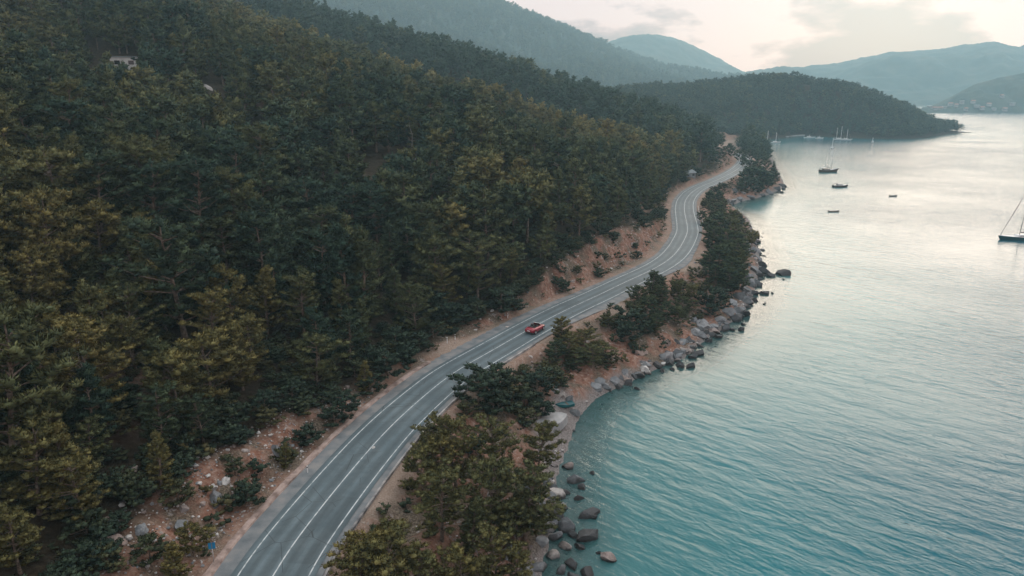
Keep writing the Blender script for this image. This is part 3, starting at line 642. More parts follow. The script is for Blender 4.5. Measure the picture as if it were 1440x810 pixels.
# the pines on the seaward side: (u, v of the crown's top, height, kind, tint, widening)
SEAWARD = [(548, 742, 7.0, 3, .68, 1.15), (497, 772, 6.0, 1, .66, 1.1), (700, 742, 7.5, 2, .66, 1.0), (618, 652, 9.0, 2, .56, 1.05), (640, 586, 9.5, 1, .66, .95), (700, 590, 10.0, 2, .58, 1.0), (756, 596, 7.5, 1, .62, 1.0), (660, 700, 7.0, 0, .46, 1.2),
           (738, 655, 9.5, 2, .48, 1.15), (683, 640, 10.5, 1, .52, .95), (592, 634, 6.5, 3, .62, .95), (728, 702, 6.5, 3, .55, 1.0), (580, 775, 6.0, 1, .6, 1.1), (650, 778, 6.0, 3, .72, 1.0), (725, 775, 5.5, 1, .7, 1.0), 
           (792, 443, 5.5, 1, .74, 1.1), (825, 462, 4.6, 3, .70, 1.25), (783, 478, 4.2, 3, .16, 1.2), (846, 480, 4.2, 3, .62, 1.2), (812, 490, 3.8, 3, .40, 1.3),
           (918, 379, 6.5, 2, .22, 1.0), (900, 402, 5.0, 3, .25, 1.0), (952, 396, 5.0, 5, .48, 1.0), (972, 402, 5.2, 5, .62, .9), (938, 424, 4.6, 3, .2, 1.1), (925, 440, 4.0, 3, .22, 1.1), (955, 432, 4.0, 3, .38, 1.2),
           (1012, 344, 7.5, 3, .16, 1.15), (1032, 362, 7.0, 3, .20, 1.15), (1046, 350, 7.0, 1, .50, 1.0), (1003, 318, 6.5, 3, .20, 1.1), (1020, 336, 6, 1, .3, 1.0), (1036, 308, 7.0, 2, .55, 1.1), (1058, 326, 6.5, 5, .72, .9), (1050, 312, 6.5, 2, .62, .9), (1028, 296, 6.5, 3, .5, 1.0),
           (1008, 286, 6.0, 3, .18, 1.0), (1000, 268, 5.5, 3, .14, 1.0), (1018, 280, 5.5, 1, .3, 1.0), (1012, 268, 5.0, 3, .1, 1.0), (988, 296, 4.0, 3, .16, 1.0),
           (1022, 322, 7.5, 3, .22, 1.2), (1040, 335, 7.5, 3, .28, 1.2), (1026, 378, 6.0, 3, .18, 1.2), (1000, 352, 6.0, 3, .15, 1.1), (1012, 300, 6.5, 3, .18, 1.2), (996, 306, 5.0, 3, .2, 1.2), (1042, 378, 5.5, 3, .3, 1.1), (1008, 372, 5.0, 3, .14, 1.2),
           (910, 416, 5.0, 3, .2, 1.1), (932, 400, 6.0, 2, .24, 1.1), (960, 416, 4.6, 3, .3, 1.2), (800, 470, 5.0, 1, .66, 1.2), (832, 484, 4.4, 3, .5, 1.3), (620, 605, 7.5, 1, .78, 1.0), (755, 690, 6.0, 3, .5, 1.0), (515, 748, 6.0, 3, .84, 1.0), 
           (1052, 236, 8.5, 3, .10, 1.25), (1066, 222, 10, 1, .14, 1.1), (1079, 219, 10, 2, .16, 1.0), (1065, 236, 9.5, 3, .12, 1.2), (1047, 248, 7.0, 3, .08, 1.0), (1087, 236, 8, 2, .15, 1.0), (1076, 240, 9, 3, .10, 1.15), (1060, 250, 7, 3, .06, 1.0), (1088, 226, 8, 0, .15, 1.0),
           (1030, 206, 7, 3, .08, .9), (1018, 207, 7, 1, .10, .9), (1040, 210, 7.5, 3, .12, .9), (1048, 212, 7, 2, .10, .9), (1046, 220, 6, 3, .12, .9), (1075, 212, 7, 3, .12, .9), (1082, 244, 7, 3, .12, 1.0), (1070, 256, 6, 3, .10, 1.0), (1040, 256, 5, 3, .15, 1.0), (1092, 240, 7, 1, .12, 1.0), (1056, 226, 8, 3, .1, 1.0),
           (1056, 208, 8, 3, .10, .9), (1066, 211, 7, 1, .12, .9), (1026, 203, 7, 3, .10, .9)]
for (u, v, h, k, tint, wd) in SEAWARD:
    x, y, z = hit(u, v, h); add_tree(x, y, k, h / KINDS[k][1], tint, True, z, wd)
# standing-out pines of the near forest
HAND = [(118, 446, 12.5, 2, .84, 1.1), (58, 432, 11, 0, .80, 1.1), (292, 404, 11, 2, .78, 1.0), (366, 372, 11, 0, .74, 1.1), (322, 376, 11.5, 1, .74, .95), (288, 468, 9.5, 3, .78, 1.25), (345, 440, 9, 1, .72, 1.0), (240, 500, 9, 3, .66, 1.0),
        (420, 380, 11, 2, .50, 1.0), (478, 392, 10, 0, .55, 1.0), (65, 600, 8.5, 0, .76, 1.15), (100, 640, 7.5, 2, .74, 1.1), (30, 600, 9, 1, .66, 1.1), (215, 610, 6.5, 0, .72, 1.1), (10, 720, 6, 1, .68, 1.1), (266, 738, 3.6, 3, .74, .9), (240, 756, 4.4, 0, .80, 1.3),
        (508, 508, 5.0, 0, .74, 1.2), (398, 625, 3.4, 0, .70, 1.1), (40, 270, 11, 3, .82, 1.0), (130, 282, 11, 3, .80, 1.0), (28, 350, 11, 1, .82, 1.0), (140, 410, 8, 3, .84, .9), (200, 300, 11, 1, .74, 1.0), (440, 470, 8, 3, .45, 1.0), (170, 400, 10, 2, .5, 1.0), (60, 215, 11, 3, .78, 1.0)]
for (u, v, h, k, tint, wd) in HAND:
    x, y, z = hit(u, v, h); add_tree(x, y, k, h / KINDS[k][1], tint, True, z, wd)
HOUSES = []
for (u, v) in ((177, 92), (112, 112), (70, 62)): HOUSES.append(hit(u, v, 1.0))
SHED = hit(966, 243, 1.5)
OUTC = [hit(u, v, 1) for u, v in ((380, 212), (572, 214), (292, 122), (405, 190))]
def keep_clear(x, y):
    m = np.ones(len(x), bool)
    for (hx, hy, hz) in HOUSES[:2] + [SHED]:
        L = math.hypot(hx, hy); ux, uy = hx / L, hy / L
        f = x * ux + y * uy; w_ = np.abs(-x * uy + y * ux)
        m &= ~((w_ < 6) & (f < L + 7) & (f > L - 10))
    for (hx, hy, hz) in OUTC:
        L = math.hypot(hx, hy); ux, uy = hx / L, hy / L
        f = x * ux + y * uy; w_ = np.abs(-x * uy + y * ux)
        m &= ~((w_ < 4.4) & (f < L + 3) & (f > L - 12))
    return m
STEP = 6.1
cx = np.arange(-420, 290, STEP); cy = np.arange(38, 720, STEP); CX, CY = np.meshgrid(cx, cy)
CX = (CX + rg.uniform(-.46, .46, CX.shape) * STEP).ravel(); CY = (CY + rg.uniform(-.46, .46, CY.shape) * STEP).ravel()
z_, dr_, s_, ds_, in_, land_, ed_ = lay(CX, CY, True)
pu, pv, pz = project(CX, CY, z_ + 6)
ok = ((in_ & (dr_ > ed_ + 1.2)) | (~in_ & (CY > 462) & (ds_ > 5) & (dr_ > 8))) & land_ & (pu > -160) & (pu < 1500) & (pv > -120) & (pv < 960) & keep_clear(CX, CY)
ok &= ~((fbm(CX, CY, 34, 141, 2) > 0.40))
ok &= ~((CY > 560) & (CX > 120) & in_)
hx_ = np.array([(t['x'], t['y']) for t in trees])
ok &= (((CX[:, None] - hx_[:, 0]) ** 2 + (CY[:, None] - hx_[:, 1]) ** 2).min(1) > 3.4 ** 2)
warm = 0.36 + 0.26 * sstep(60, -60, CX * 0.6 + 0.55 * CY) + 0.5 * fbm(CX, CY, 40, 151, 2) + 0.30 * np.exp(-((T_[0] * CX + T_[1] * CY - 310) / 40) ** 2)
for i in np.nonzero(ok)[0]:
    near_edge = dr_[i] < ed_[i] + 7
    k = int(rg.choice(7, p=[.24, .16, .18, .08, .18, .05, .11]))
    h = rg.uniform(.60, 1.22) * (0.66 if near_edge else 1.0)
    add_tree(CX[i], CY[i], k, h, warm[i] + rg.normal(scale=0.17) - 0.03 - 0.42 * float(sstep(350, 390, T_[0] * CX[i] + T_[1] * CY[i])), False, z_[i], rg.uniform(0.9, 1.15))  # past the gully, distance haze is put into the foliage as blue-green tint

# ---- which of them show largest: a coarse depth-ordered footprint count
def visible_pixels(T, hts, rads, W_=480):
    sc_ = W_ / 1440; H_ = int(810 * sc_); buf = np.full((H_, W_), -1, int)
    X = np.array([t['x'] for t in T]); Y = np.array([t['y'] for t in T]); Z = np.array([t['z'] for t in T])
    u, v, zc = project(X, Y, Z + hts * 0.62)
    lam = np.linspace(0.08, 0.97, 36)[None, :]
    top = Z + hts * 0.8
    vis = (CAM_H + (top[:, None] - CAM_H) * lam + 2.5 >= lay(X[:, None] * lam, Y[:, None] * lam)).all(1)
    order = np.argsort(-zc)
    for i in order:
        if not vis[i]: continue
        ru = rads[i] * F / zc[i] * sc_; rv = hts[i] * 0.42 * F / zc[i] * sc_; cu, cv = u[i] * sc_, v[i] * sc_
        a0, a1 = int(max(0, cu - ru)), int(min(W_ - 1, cu + ru)); b0, b1 = int(max(0, cv - rv)), int(min(H_ - 1, cv + rv))
        if a1 < a0 or b1 < b0: continue
        gx_, gy_ = np.meshgrid(np.arange(a0, a1 + 1), np.arange(b0, b1 + 1))
        m = ((gx_ + .5 - cu) / max(ru, .6)) ** 2 + ((gy_ + .5 - cv) / max(rv, .6)) ** 2 <= 1
        buf[b0:b1 + 1, a0:a1 + 1][m] = i
    n = np.bincount(buf[buf >= 0], minlength=len(T)); return n, u, v, zc
hts = np.array([KINDS[t['kind']][1] * t['s'] for t in trees]); rads = np.array([KINDS[t['kind']][2] * t['s'] * t['wide'] for t in trees])
npx, tu, tv, tz = visible_pixels(trees, hts, rads)
n_hand = sum(t['hand'] for t in trees)
rank = [i for i in np.argsort(-npx) if not trees[i]['hand'] and npx[i] > 0]
chosen = [i for i, t in enumerate(trees) if t['hand']] + rank[:297 - n_hand]
chosen_set = set(chosen)
print("trees", len(trees), "hand", n_hand, "chosen", len(chosen), "seen", int((npx > 0).sum()))

# ---- words that single out each one
ORD = ['first', 'second', 'third', 'fourth', 'fifth', 'sixth', 'seventh', 'eighth', 'ninth', 'tenth', 'eleventh', 'twelfth', 'thirteenth', 'fourteenth', 'fifteenth', 'sixteenth', 'seventeenth', 'eighteenth', 'nineteenth', 'twentieth']
def tint_word(t):
    return 'dark bluish' if t < .14 else 'dark green' if t < .30 else 'green' if t < .48 else 'olive' if t < .64 else 'brownish olive' if t < .78 else 'golden olive'
LANDMARK = [(-50, 'by blue sign'), (72, 'past bank boulders'), (92, 'short of lay-by'), (112, 'above lay-by'), (130, 'opposite red car'), (147, 'above red cut'), (205, 'at road bend'), (262, 'past road bend'), (345, 'above far road')]
def landmark(s, tab=LANDMARK):
    y = np.interp(s, RS, ROAD[:, 1]); w = tab[0][1]
    for a, n in tab:
        if y >= a: w = n
    return w
def where_tree(i):
    t = trees[i]; x, y = t['x'], t['y']
    _, dr, s, ds, inl, _, ed = [q[0] if hasattr(q, '__len__') else q for q in lay(np.array([x]), np.array([y]), True)]
    if not inl:
        if y < 66: return 'beside the near boulder shore'
        if y < 100: return 'in grove above pale beach'
        if y < 150: return 'below the road beside the red car'
        if y < 190: return 'below the sandy turnout'
        if y < 300: return 'between the road bend and the sea'
        return 'on the rocky point by the inlet'
    up = dr - ed; a = T_[0] * x + T_[1] * y
    lev = 'at forest edge' if up < 8 else 'inside forest edge' if up < 25 else 'low upslope' if up < 55 else 'halfway upslope' if up < 100 else 'high upslope' if up < 170 else 'near hilltop'
    if a > 380: return lev + ' on second spur'
    return lev + ' ' + landmark(s)
def settle_labels(items):
    """items: (key text, u). Makes each text single by its place from the left among those alike."""
    from collections import defaultdict
    g = defaultdict(list)
    for k, (txt, u, d) in enumerate(items): g[txt].append((u, k, d))
    out = [None] * len(items)
    for txt, L in g.items():
        if len(L) == 1: out[L[0][1]] = txt; continue
        L.sort()
        if len(L) == 2:
            out[L[0][1]] = txt + ', left one of two'; out[L[1][1]] = txt + ', right one of two'; continue
        for j, (u, k, d) in enumerate(L):
            out[k] = txt + (', leftmost' if j == 0 else ', rightmost' if j == len(L) - 1 else f', {ORD[min(j, 19)]} from left')
    return out
items = []
for i in chosen:
    t = trees[i]; h = hts[i]
    size = 'tall' if h > 11.2 else 'small' if h < 6.2 else ''
    items.append((' '.join(w for w in (size, tint_word(t['tint']), FORM_WORD[KINDS[t['kind']][0]], 'pine', where_tree(i)) if w), tu[i], tz[i]))
tree_labels = settle_labels(items)
def place(i, label):
    t = trees[i]; lod = NEAR if tz[i] < 150 or t['hand'] and tz[i] < 210 else MID
    tr, cr = lod[t['kind']]
    w = t['s'] * t['wide']
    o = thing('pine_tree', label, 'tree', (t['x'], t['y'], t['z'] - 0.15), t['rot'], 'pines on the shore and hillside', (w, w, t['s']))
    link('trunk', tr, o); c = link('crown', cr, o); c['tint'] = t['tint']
for i, lb in zip(chosen, tree_labels): place(i, lb)

# ---- the rest of the forest, past the 300 that show largest
def scatter(name, pts, sources, label=None):
    """pts: (x, y, z, variant, rot, sx, sz, tint)"""
    A = np.array(pts, float); me = bpy.data.meshes.new(name)
    me.vertices.add(len(A)); me.vertices.foreach_set('co', A[:, :3].astype(np.float32).ravel())
    me.attributes.new('variant', 'INT', 'POINT').data.foreach_set('value', A[:, 3].astype(np.int32))
    me.attributes.new('tint', 'FLOAT', 'POINT').data.foreach_set('value', A[:, 7].astype(np.float32))
    me.attributes.new('turn', 'FLOAT_VECTOR', 'POINT').data.foreach_set('vector', np.stack([A[:, 4] * 0, A[:, 4] * 0, A[:, 4]], 1).astype(np.float32).ravel())
    me.attributes.new('size', 'FLOAT_VECTOR', 'POINT').data.foreach_set('vector', np.stack([A[:, 5], A[:, 5], A[:, 6]], 1).astype(np.float32).ravel())
    col = bpy.data.collections.new(name + '_kinds')
    for k, m in enumerate(sources):
        col.objects.link(bpy.data.objects.new(f'{name}_kind_{k:02d}', m))
    ng = bpy.data.node_groups.new(name, 'GeometryNodeTree')
    ng.interface.new_socket('Geometry', in_out='INPUT', socket_type='NodeSocketGeometry'); ng.interface.new_socket('Geometry', in_out='OUTPUT', socket_type='NodeSocketGeometry')
    n, l = ng.nodes, ng.links
    gi, go = n.new('NodeGroupInput'), n.new('NodeGroupOutput'); ip = n.new('GeometryNodeInstanceOnPoints'); ci = n.new('GeometryNodeCollectionInfo')
    ci.inputs['Collection'].default_value = col; ci.inputs['Separate Children'].default_value = True; ci.inputs['Reset Children'].default_value = True
    ip.inputs['Pick Instance'].default_value = True
    def na(nm, typ):
        x = n.new('GeometryNodeInputNamedAttribute'); x.data_type = typ; x.inputs['Name'].default_value = nm
        return next(s for s in x.outputs if s.enabled and s.name == 'Attribute')
    l.new(gi.outputs[0], ip.inputs['Points']); l.new(ci.outputs[0], ip.inputs['Instance'])
    l.new(na('variant', 'INT'), ip.inputs['Instance Index']); l.new(na('turn', 'FLOAT_VECTOR'), ip.inputs['Rotation']); l.new(na('size', 'FLOAT_VECTOR'), ip.inputs['Scale'])
    l.new(ip.outputs[0], go.inputs[0])
    o = link(name, me); md = o.modifiers.new('scatter', 'NODES'); md.node_group = ng
    return tag(o, kind='stuff')
def joined(pair):
    """trunk and crown of a tree in one source mesh"""
    tr, cr = pair; bm = bmesh.new()
    V = np.zeros(len(cr.vertices) * 3, np.float32); cr.vertices.foreach_get('co', V)
    me = cr.copy()
    return me
src = [m for lod in (NEAR, MID, FARL) for m in (p[1] for p in lod)]
srct = [m for lod in (NEAR, MID, FARL) for m in (p[0] for p in lod)]
rest = []
for i, t in enumerate(trees):
    if i in chosen_set: continue
    lod = 0 if tz[i] < 95 else 1 if tz[i] < 330 else 2
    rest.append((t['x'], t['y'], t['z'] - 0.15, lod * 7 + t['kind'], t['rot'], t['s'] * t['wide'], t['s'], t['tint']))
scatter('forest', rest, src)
scatter('forest_trunks', [r for r in rest if r[3] < 14], srct)
print('rest', len(rest))

# low growth on the forest floor
U = np.stack([rg.uniform(-110, 20, 5000), rg.uniform(45, 170, 5000)], 1)
z_, d_, s_, e_, i_, l_, ed_ = lay(U[:, 0], U[:, 1], True); u_, v_, zc_ = project(U[:, 0], U[:, 1], z_)
um = i_ & (d_ > ed_ - 1) & (u_ > -80) & (v_ < 900) & (rg.uniform(0, 1, len(U)) < .5)
scatter('undergrowth', [(U[k, 0], U[k, 1], z_[k] - .1, rg.randint(0, 3), rg.uniform(0, 6), q, q * .8, rg.uniform(.1, .8)) for k in np.nonzero(um)[0] for q in [rg.uniform(.35, 1.0)]], [p[1] for p in SHRUBS])

# headland and mountain woods, far off
def woods_on(name, X, Y, Z, n, seed, smin, smax, tint, lo=3.0, cull=True):
    rq = np.random.RandomState(seed); pts = []
    d = rq.uniform(0, 1, (n, 2)); ny, nx = Z.shape
    fi = d[:, 0] * (ny - 1.001); fj = d[:, 1] * (nx - 1.001); i = fi.astype(int); j = fj.astype(int); a = (fi - i); b = (fj - j)
    def bl(A): return A[i, j] * (1 - a) * (1 - b) + A[i + 1, j] * a * (1 - b) + A[i, j + 1] * (1 - a) * b + A[i + 1, j + 1] * a * b
    x, y, z = bl(np.broadcast_to(X, Z.shape)), bl(np.broadcast_to(Y, Z.shape)), bl(Z)
    u, v, zc = project(x, y, z + 4); m = (z > lo) & (u > -30) & (u < 1470) & (v > -40)
    for q in np.nonzero(m)[0]:
        s = rq.uniform(smin, smax); pts.append((x[q], y[q], z[q] - 0.4, rq.randint(0, 7), rq.uniform(0, 6.28), s * 1.15, s, np.clip(tint + rq.normal(scale=0.14), 0.02, 0.9)))
    return pts
hx2 = np.linspace(80, 545, 120); hy2 = np.linspace(735, 930, 60); HX, HY = np.meshgrid(hx2, hy2); HZ = lay(HX, HY)
pts = woods_on('far_woods', HX, HY, HZ, 5200, 77, 0.48, 0.92, 0.05, 0.9)
pts += woods_on('far_woods', MT[0][:70], MT[1][:70], MT[2][:70], 22000, 78, 1.0, 1.7, 0.12, 4.0)
scatter('far_woods', pts, [p[1] for p in FARL])

# ------------------------------------------------------------------ shrubs on the banks
shr = []
def add_shrub(x, y, z, k, s, tint): shr.append((x, y, z, k, s, tint))
SH_PX = [(432, 612, 1.1, .2), (372, 690, 1.5, .12), (350, 700, 1.0, .2), (445, 645, .9, .7), (470, 590, 1.0, .2), (402, 640, .9, .66), (480, 572, 1.2, .18), (545, 520, 1.4, .15), (520, 545, 1.0, .25), (570, 497, 1.5, .14), (555, 480, 1.4, .2), (590, 482, 1.2, .2), (606, 432, 1.6, .1), (585, 440, 1.6, .15), (625, 445, 1.5, .12), (650, 445, 1.3, .15),
         (705, 428, 1.7, .22), (725, 430, 1.2, .3), (770, 418, .7, .3), (795, 405, .9, .35), (757, 395, .7, .4), (820, 398, .9, .2), (842, 385, .8, .3), (860, 380, .9, .2), (880, 372, .7, .25), (812, 382, .6, .6), (850, 362, .6, .5), (895, 360, .7, .2), (910, 352, .8, .2), (893, 345, .7, .3), (780, 372, .7, .5), (800, 425, .7, .55), (830, 420, .6, .6),
         (660, 527, 1.9, .30), (690, 542, 1.7, .25), (715, 548, 1.7, .42), (738, 560, 1.6, .40), (672, 556, 1.7, .2), (755, 545, 1.4, .14), (702, 570, 1.5, .3), (735, 520, .8, .7), (765, 520, .7, .72), (885, 455, 1.7, .2), (880, 470, 1.3, .18), (1006, 425, 1.7, .12), (1000, 440, 1.0, .15), (990, 405, .8, .5), (860, 505, .8, .7), (885, 430, .6, .5), (900, 450, .6, .6),
         (520, 690, .8, .6), (500, 740, .7, .7), (630, 580, .9, .6), (980, 245, 1.6, .1), (962, 252, 1.5, .12), (1012, 240, 1.0, .5), (1022, 236, 1.0, .45), (1002, 246, 1.0, .4), (965, 300, .7, .3), (985, 282, 1.2, .2), (1020, 262, 1.0, .3), (180, 690, 1.0, .5), (250, 700, .9, .6), (120, 740, 1.0, .4), (210, 780, .9, .5), (330, 660, .7, .5), (150, 790, .8, .6)]
shrub_items = []
for (u, v, s, tint) in SH_PX:
    x, y, z = hit(u, v, 1.2 * s)
    if lay(np.array([x]), np.array([y]), True)[1][0] > 7.0: add_shrub(x, y, z, rg.randint(0, 3), s, tint)
# undergrowth along the forest edge
for i in range(iroad(52), iroad(330), 2):
    e = np.interp(RS[i], EDGE_S, EDGE)
    for q in range(1):
        o_ = e + rg.uniform(-1.5, 3.0); p = road_xy(i, o_) + rg.uniform(-1.2, 1.2, 2)
        if o_ < 8: continue
        z = lay(np.array([p[0]]), np.array([p[1]]))[0]; add_shrub(p[0], p[1], z, rg.randint(0, 3), rg.uniform(.6, 1.25), rg.uniform(.08, .55))
Q = np.stack([rg.uniform(-25, 100, 3000), rg.uniform(70, 340, 3000)], 1)
_, d1, s1, d2, i1, l1, _ = lay(Q[:, 0], Q[:, 1], True); got = []
for k in range(len(Q)):
    if i1[k] or not l1[k] or d1[k] < 6.8 or d2[k] < 4.5 or (Q[k, 1] > 165 and Q[k, 1] < 182 and d1[k] < 10) or (140 < Q[k, 1] < 154 and d1[k] < 9): continue
    if any((Q[k, 0] - a) ** 2 + (Q[k, 1] - b) ** 2 < 3.4 ** 2 for a, b in got): continue
    if rg.uniform() > .55: continue
    got.append((Q[k, 0], Q[k, 1])); add_shrub(Q[k, 0], Q[k, 1], lay(Q[k:k + 1, 0], Q[k:k + 1, 1])[0], rg.randint(0, 3), rg.uniform(.5, 1.25), rg.uniform(.1, .75))
    if len(got) > 95: break
def where_shrub(x, y):
    _, dr, s, ds, inl, _, ed = [q[0] for q in lay(np.array([x]), np.array([y]), True)]
    if inl: return ('on the bare bank ' if dr < ed - 1.5 else 'under the forest edge ') + landmark(s)
    return ('beside the road kerb above the grove' if y < 100 and dr < 8 else 'between road and pale beach' if y < 112 else 'on the slope below the red car' if y < 152 else 'below the sandy turnout' if y < 200 else 'between road bend and sea' if y < 300 else 'below the far road')
SW = []
for (x, y, z, k, s, tint) in shr:
    u, v, zc = project(x, y, z + 1)
    SW.append((f"{'big' if s > 1.25 else 'small' if s < .8 else 'middling'} {tint_word(tint)} bushy shrub {where_shrub(x, y)}", float(u), float(zc)))
for (x, y, z, k, s, tint), lb in zip(shr, settle_labels(SW)):
    o = thing('shrub', lb, 'shrub', (x, y, z - 0.1), rg.uniform(0, 6.28), 'shrubs along the banks', s)
    link('stem', SHRUBS[k][0], o); c = link('foliage', SHRUBS[k][1], o); c['tint'] = tint
# low scrub and dry tufts on the open banks
tuftm = [tree_parts(500 + i, .8, .55, 'bush', 5, 2, 0.24, 5, 0.22, 0.05, M_SHRUB, limbs=False)[1] for i in range(3)]
P = np.stack([rg.uniform(-60, 150, 26000), rg.uniform(45, 440, 26000)], 1)
z_, dr_, s_, ds_, in_, ld_, ed_ = lay(P[:, 0], P[:, 1], True)
u_, v_, zc_ = project(P[:, 0], P[:, 1], z_)
m = ld_ & (u_ > -30) & (u_ < 1200) & (v_ < 840) & np.where(in_, (dr_ > 7.2) & (dr_ < ed_ + 6), (dr_ > 6.2) & (ds_ > 3.5)) & (vnoise(P[:, 0], P[:, 1], 5, 8) > -0.2) & (rg.uniform(0, 1, len(P)) < np.where(in_, 0.50, 0.75))
scatter('scrub', [(P[i, 0], P[i, 1], z_[i] - .05, rg.randint(0, 3), rg.uniform(0, 6), q, q * rg.uniform(.6, 1.1), rg.uniform(.15, 1.0)) for i in np.nonzero(m)[0] for q in [rg.uniform(.6, 2.2)]], tuftm)

# ------------------------------------------------------------------ rocks
def rock_mesh(name, seed, sub=ICO3, sharp=0.5):
    q = np.random.RandomState(seed); V, Fc = sub; V = V / (np.abs(V) ** 3.2).sum(1, keepdims=True) ** (1 / 3.2); V = V * q.uniform(.8, 1.15, 3)
    for _ in range(13):                                   # planes struck off a ball give the facets
        d = q.normal(size=3); d /= np.linalg.norm(d); h = q.uniform(0.36, 0.78)
        s = V @ d; V = np.where((s > h)[:, None], V - d * (s - h)[:, None] * 0.97, V)
    V = V * (1 + 0.06 * np.sin(V @ q.normal(size=3) * 4 + q.uniform(0, 6)))[:, None]
    V = V * (1 + 0.025 * np.sin(V @ q.normal(size=3) * 9 + q.uniform(0, 6)))[:, None]
    V = V * np.array([1, q.uniform(.7, .95), q.uniform(.55, .8)])
    V[:, 2] += 0.2
    return mesh_np(name, V, Fc, M_ROCK, False)
ROCKM = [rock_mesh('boulder', 700 + i, ICO3 if i < 7 else ICO2) for i in range(9)]
rocks = []    # x, y, z, size, tint, where
def put_rock(u, v, d, tint, where, sink=0.22, k=None):
    x, y, z = hit(u, v, d * 0.3); z = max(z, -0.5); rocks.append([x, y, z - d * 0.5 * sink + 0.02, d, tint, where, rg.uniform(0, 6.28), rg.randint(0, 9) if k is None else k])
NE, CV, PT, BN, PP = 'at near boulder shore', 'on the dark ledge past the beach', 'on the pale rock shore below the bend', 'on the red bank', 'at the tip of the rocky point'
for (u, v, d, t) in ((828, 717, 3.0, .12), (828, 745, 2.8, .10), (797, 735, 2.4, .35), (783, 690, 2.4, .95), (806, 672, 2.2, .40), (818, 682, 1.5, .15), (770, 706, 2.6, .80), (833, 665, .9, .02), (800, 653, 1.8, .75), (762, 760, 1.8, .6), (803, 788, 2.2, .12), (826, 802, 2.0, .05), (806, 806, 1.8, .3),
                     (782, 752, 2.0, .4), (797, 766, 1.8, .9), (770, 672, 1.7, .98), (776, 725, 2.0, .6), (812, 700, 1.2, .1), (790, 712, 1.3, .5), (808, 752, 1.5, .1), (779, 780, 1.6, .9), (768, 640, 1.5, .9), (778, 652, 1.4, .7), (795, 690, 1.3, .2), (842, 778, .8, .0), (855, 783, 1.7, .75), (814, 768, 1.4, .08), (765, 740, 1.8, .55), (790, 800, 1.7, .4), (835, 725, 1.2, .1)):
    put_rock(u, v, d, t, NE)
for (u, v, d, t) in ((870, 542, 1.8, .1), (885, 535, 2.2, .05), (897, 526, 2.4, .08), (880, 520, 1.8, .6), (908, 518, 2.3, .1), (925, 511, 2.4, .06), (940, 506, 2.6, .12), (932, 500, 2.0, .5), (955, 496, 2.4, .55), (966, 490, 2.2, .9), (975, 499, 2.0, .1), (972, 511, 2.2, .02), (958, 512, 1.8, .05), (983, 495, 2.2, .03), (946, 518, 1.2, .0), (931, 521, 1.0, .0), (895, 545, 1.2, .02), (865, 532, 1.8, .55), (850, 540, 1.5, .62), (962, 480, 2.2, .5), (800, 560, 2.2, .3), (808, 580, 1.9, .35), (790, 556, 1.4, .9), (780, 548, 1.5, .6)):
    put_rock(u, v, d, t, CV)
for (u, v, d, t) in ((988, 470, 3.0, .5), (990, 452, 3.6, .62), (1003, 455, 3.0, .55), (1012, 446, 3.4, .6), (1020, 458, 2.6, .3), (1026, 436, 3.6, .55), (1035, 446, 2.8, .1), (1042, 430, 3.6, .5), (1050, 438, 3.0, .12), (1032, 422, 3.2, .6), (1050, 418, 3.4, .5), (1046, 404, 3.2, .55), (1060, 410, 2.8, .2), (1056, 392, 3.4, .55), (1066, 398, 2.6, .15), (1062, 376, 4.0, .5), (1074, 378, 4.2, .08), (1103, 380, 4.2, .04), (1084, 384, 3.0, .1), (1076, 409, 2.6, .05), (1086, 411, 1.0, .0), (1102, 392, .9, .1), (1075, 427, .8, .0), (1045, 455, 1.2, .0), (1043, 462, 1.6, .0), (1010, 472, 1.8, .05), (1030, 462, 1.6, .02), (1066, 360, 3.8, .45), (1058, 350, 3.4, .4), (1050, 384, 3.2, .6), (1040, 392, 2.8, .6)):
    put_rock(u, v, d, t, PT)
for (u, v, d, t) in ((1092, 262, 6.0, .35), (1100, 258, 5.0, .2), (1098, 268, 3.6, .1), (1082, 268, 5.0, .45), (1070, 272, 4.0, .4), (1058, 276, 3.6, .45), (1102, 264, 3.0, .05), (1040, 280, 3.0, .5)):
    put_rock(u, v, d, t, PP)
for (u, v, d, t) in ((316, 677, 1.15, 1.0), (297, 684, 1.3, .97), (300, 696, 2.2, .45), (255, 733, 2.4, .5), (388, 628, 2.4, .45), (187, 655, 1.6, .85), (258, 718, 1.2, .7), (318, 705, 1.0, .6), (160, 760, 2.2, .78), (112, 795, 1.8, .8), (200, 745, 1.4, .6), (344, 632, 1.0, .9), (290, 640, .9, .95), (525, 630, .8, 1.0), (692, 436, .9, 1.0), (675, 448, .6, .95), (713, 460, .9, .9), (690, 450, .7, .7), (620, 462, .6, .9), (780, 480, 1.0, .97), (745, 500, 1.0, .9), (760, 497, .8, .8), (740, 530, 1.2, .7), (905, 492, 2.2, .8), (938, 478, 2.2, .75)):
    put_rock(u, v, d, t, BN if u < 720 else 'on the red slope above the shore', 0.3)
for (u, v, d, t) in ((380, 212, 4.6, .98), (385, 204, 3.6, 1.0), (374, 218, 2.2, .9), (572, 214, 4.6, 1.0), (580, 222, 2.8, .95), (292, 120, 3.6, .95), (405, 192, 2.8, .97), (142, 146, 2.6, .7)):
    put_rock(u, v, d, t, 'showing between the hillside pines', 0.1)
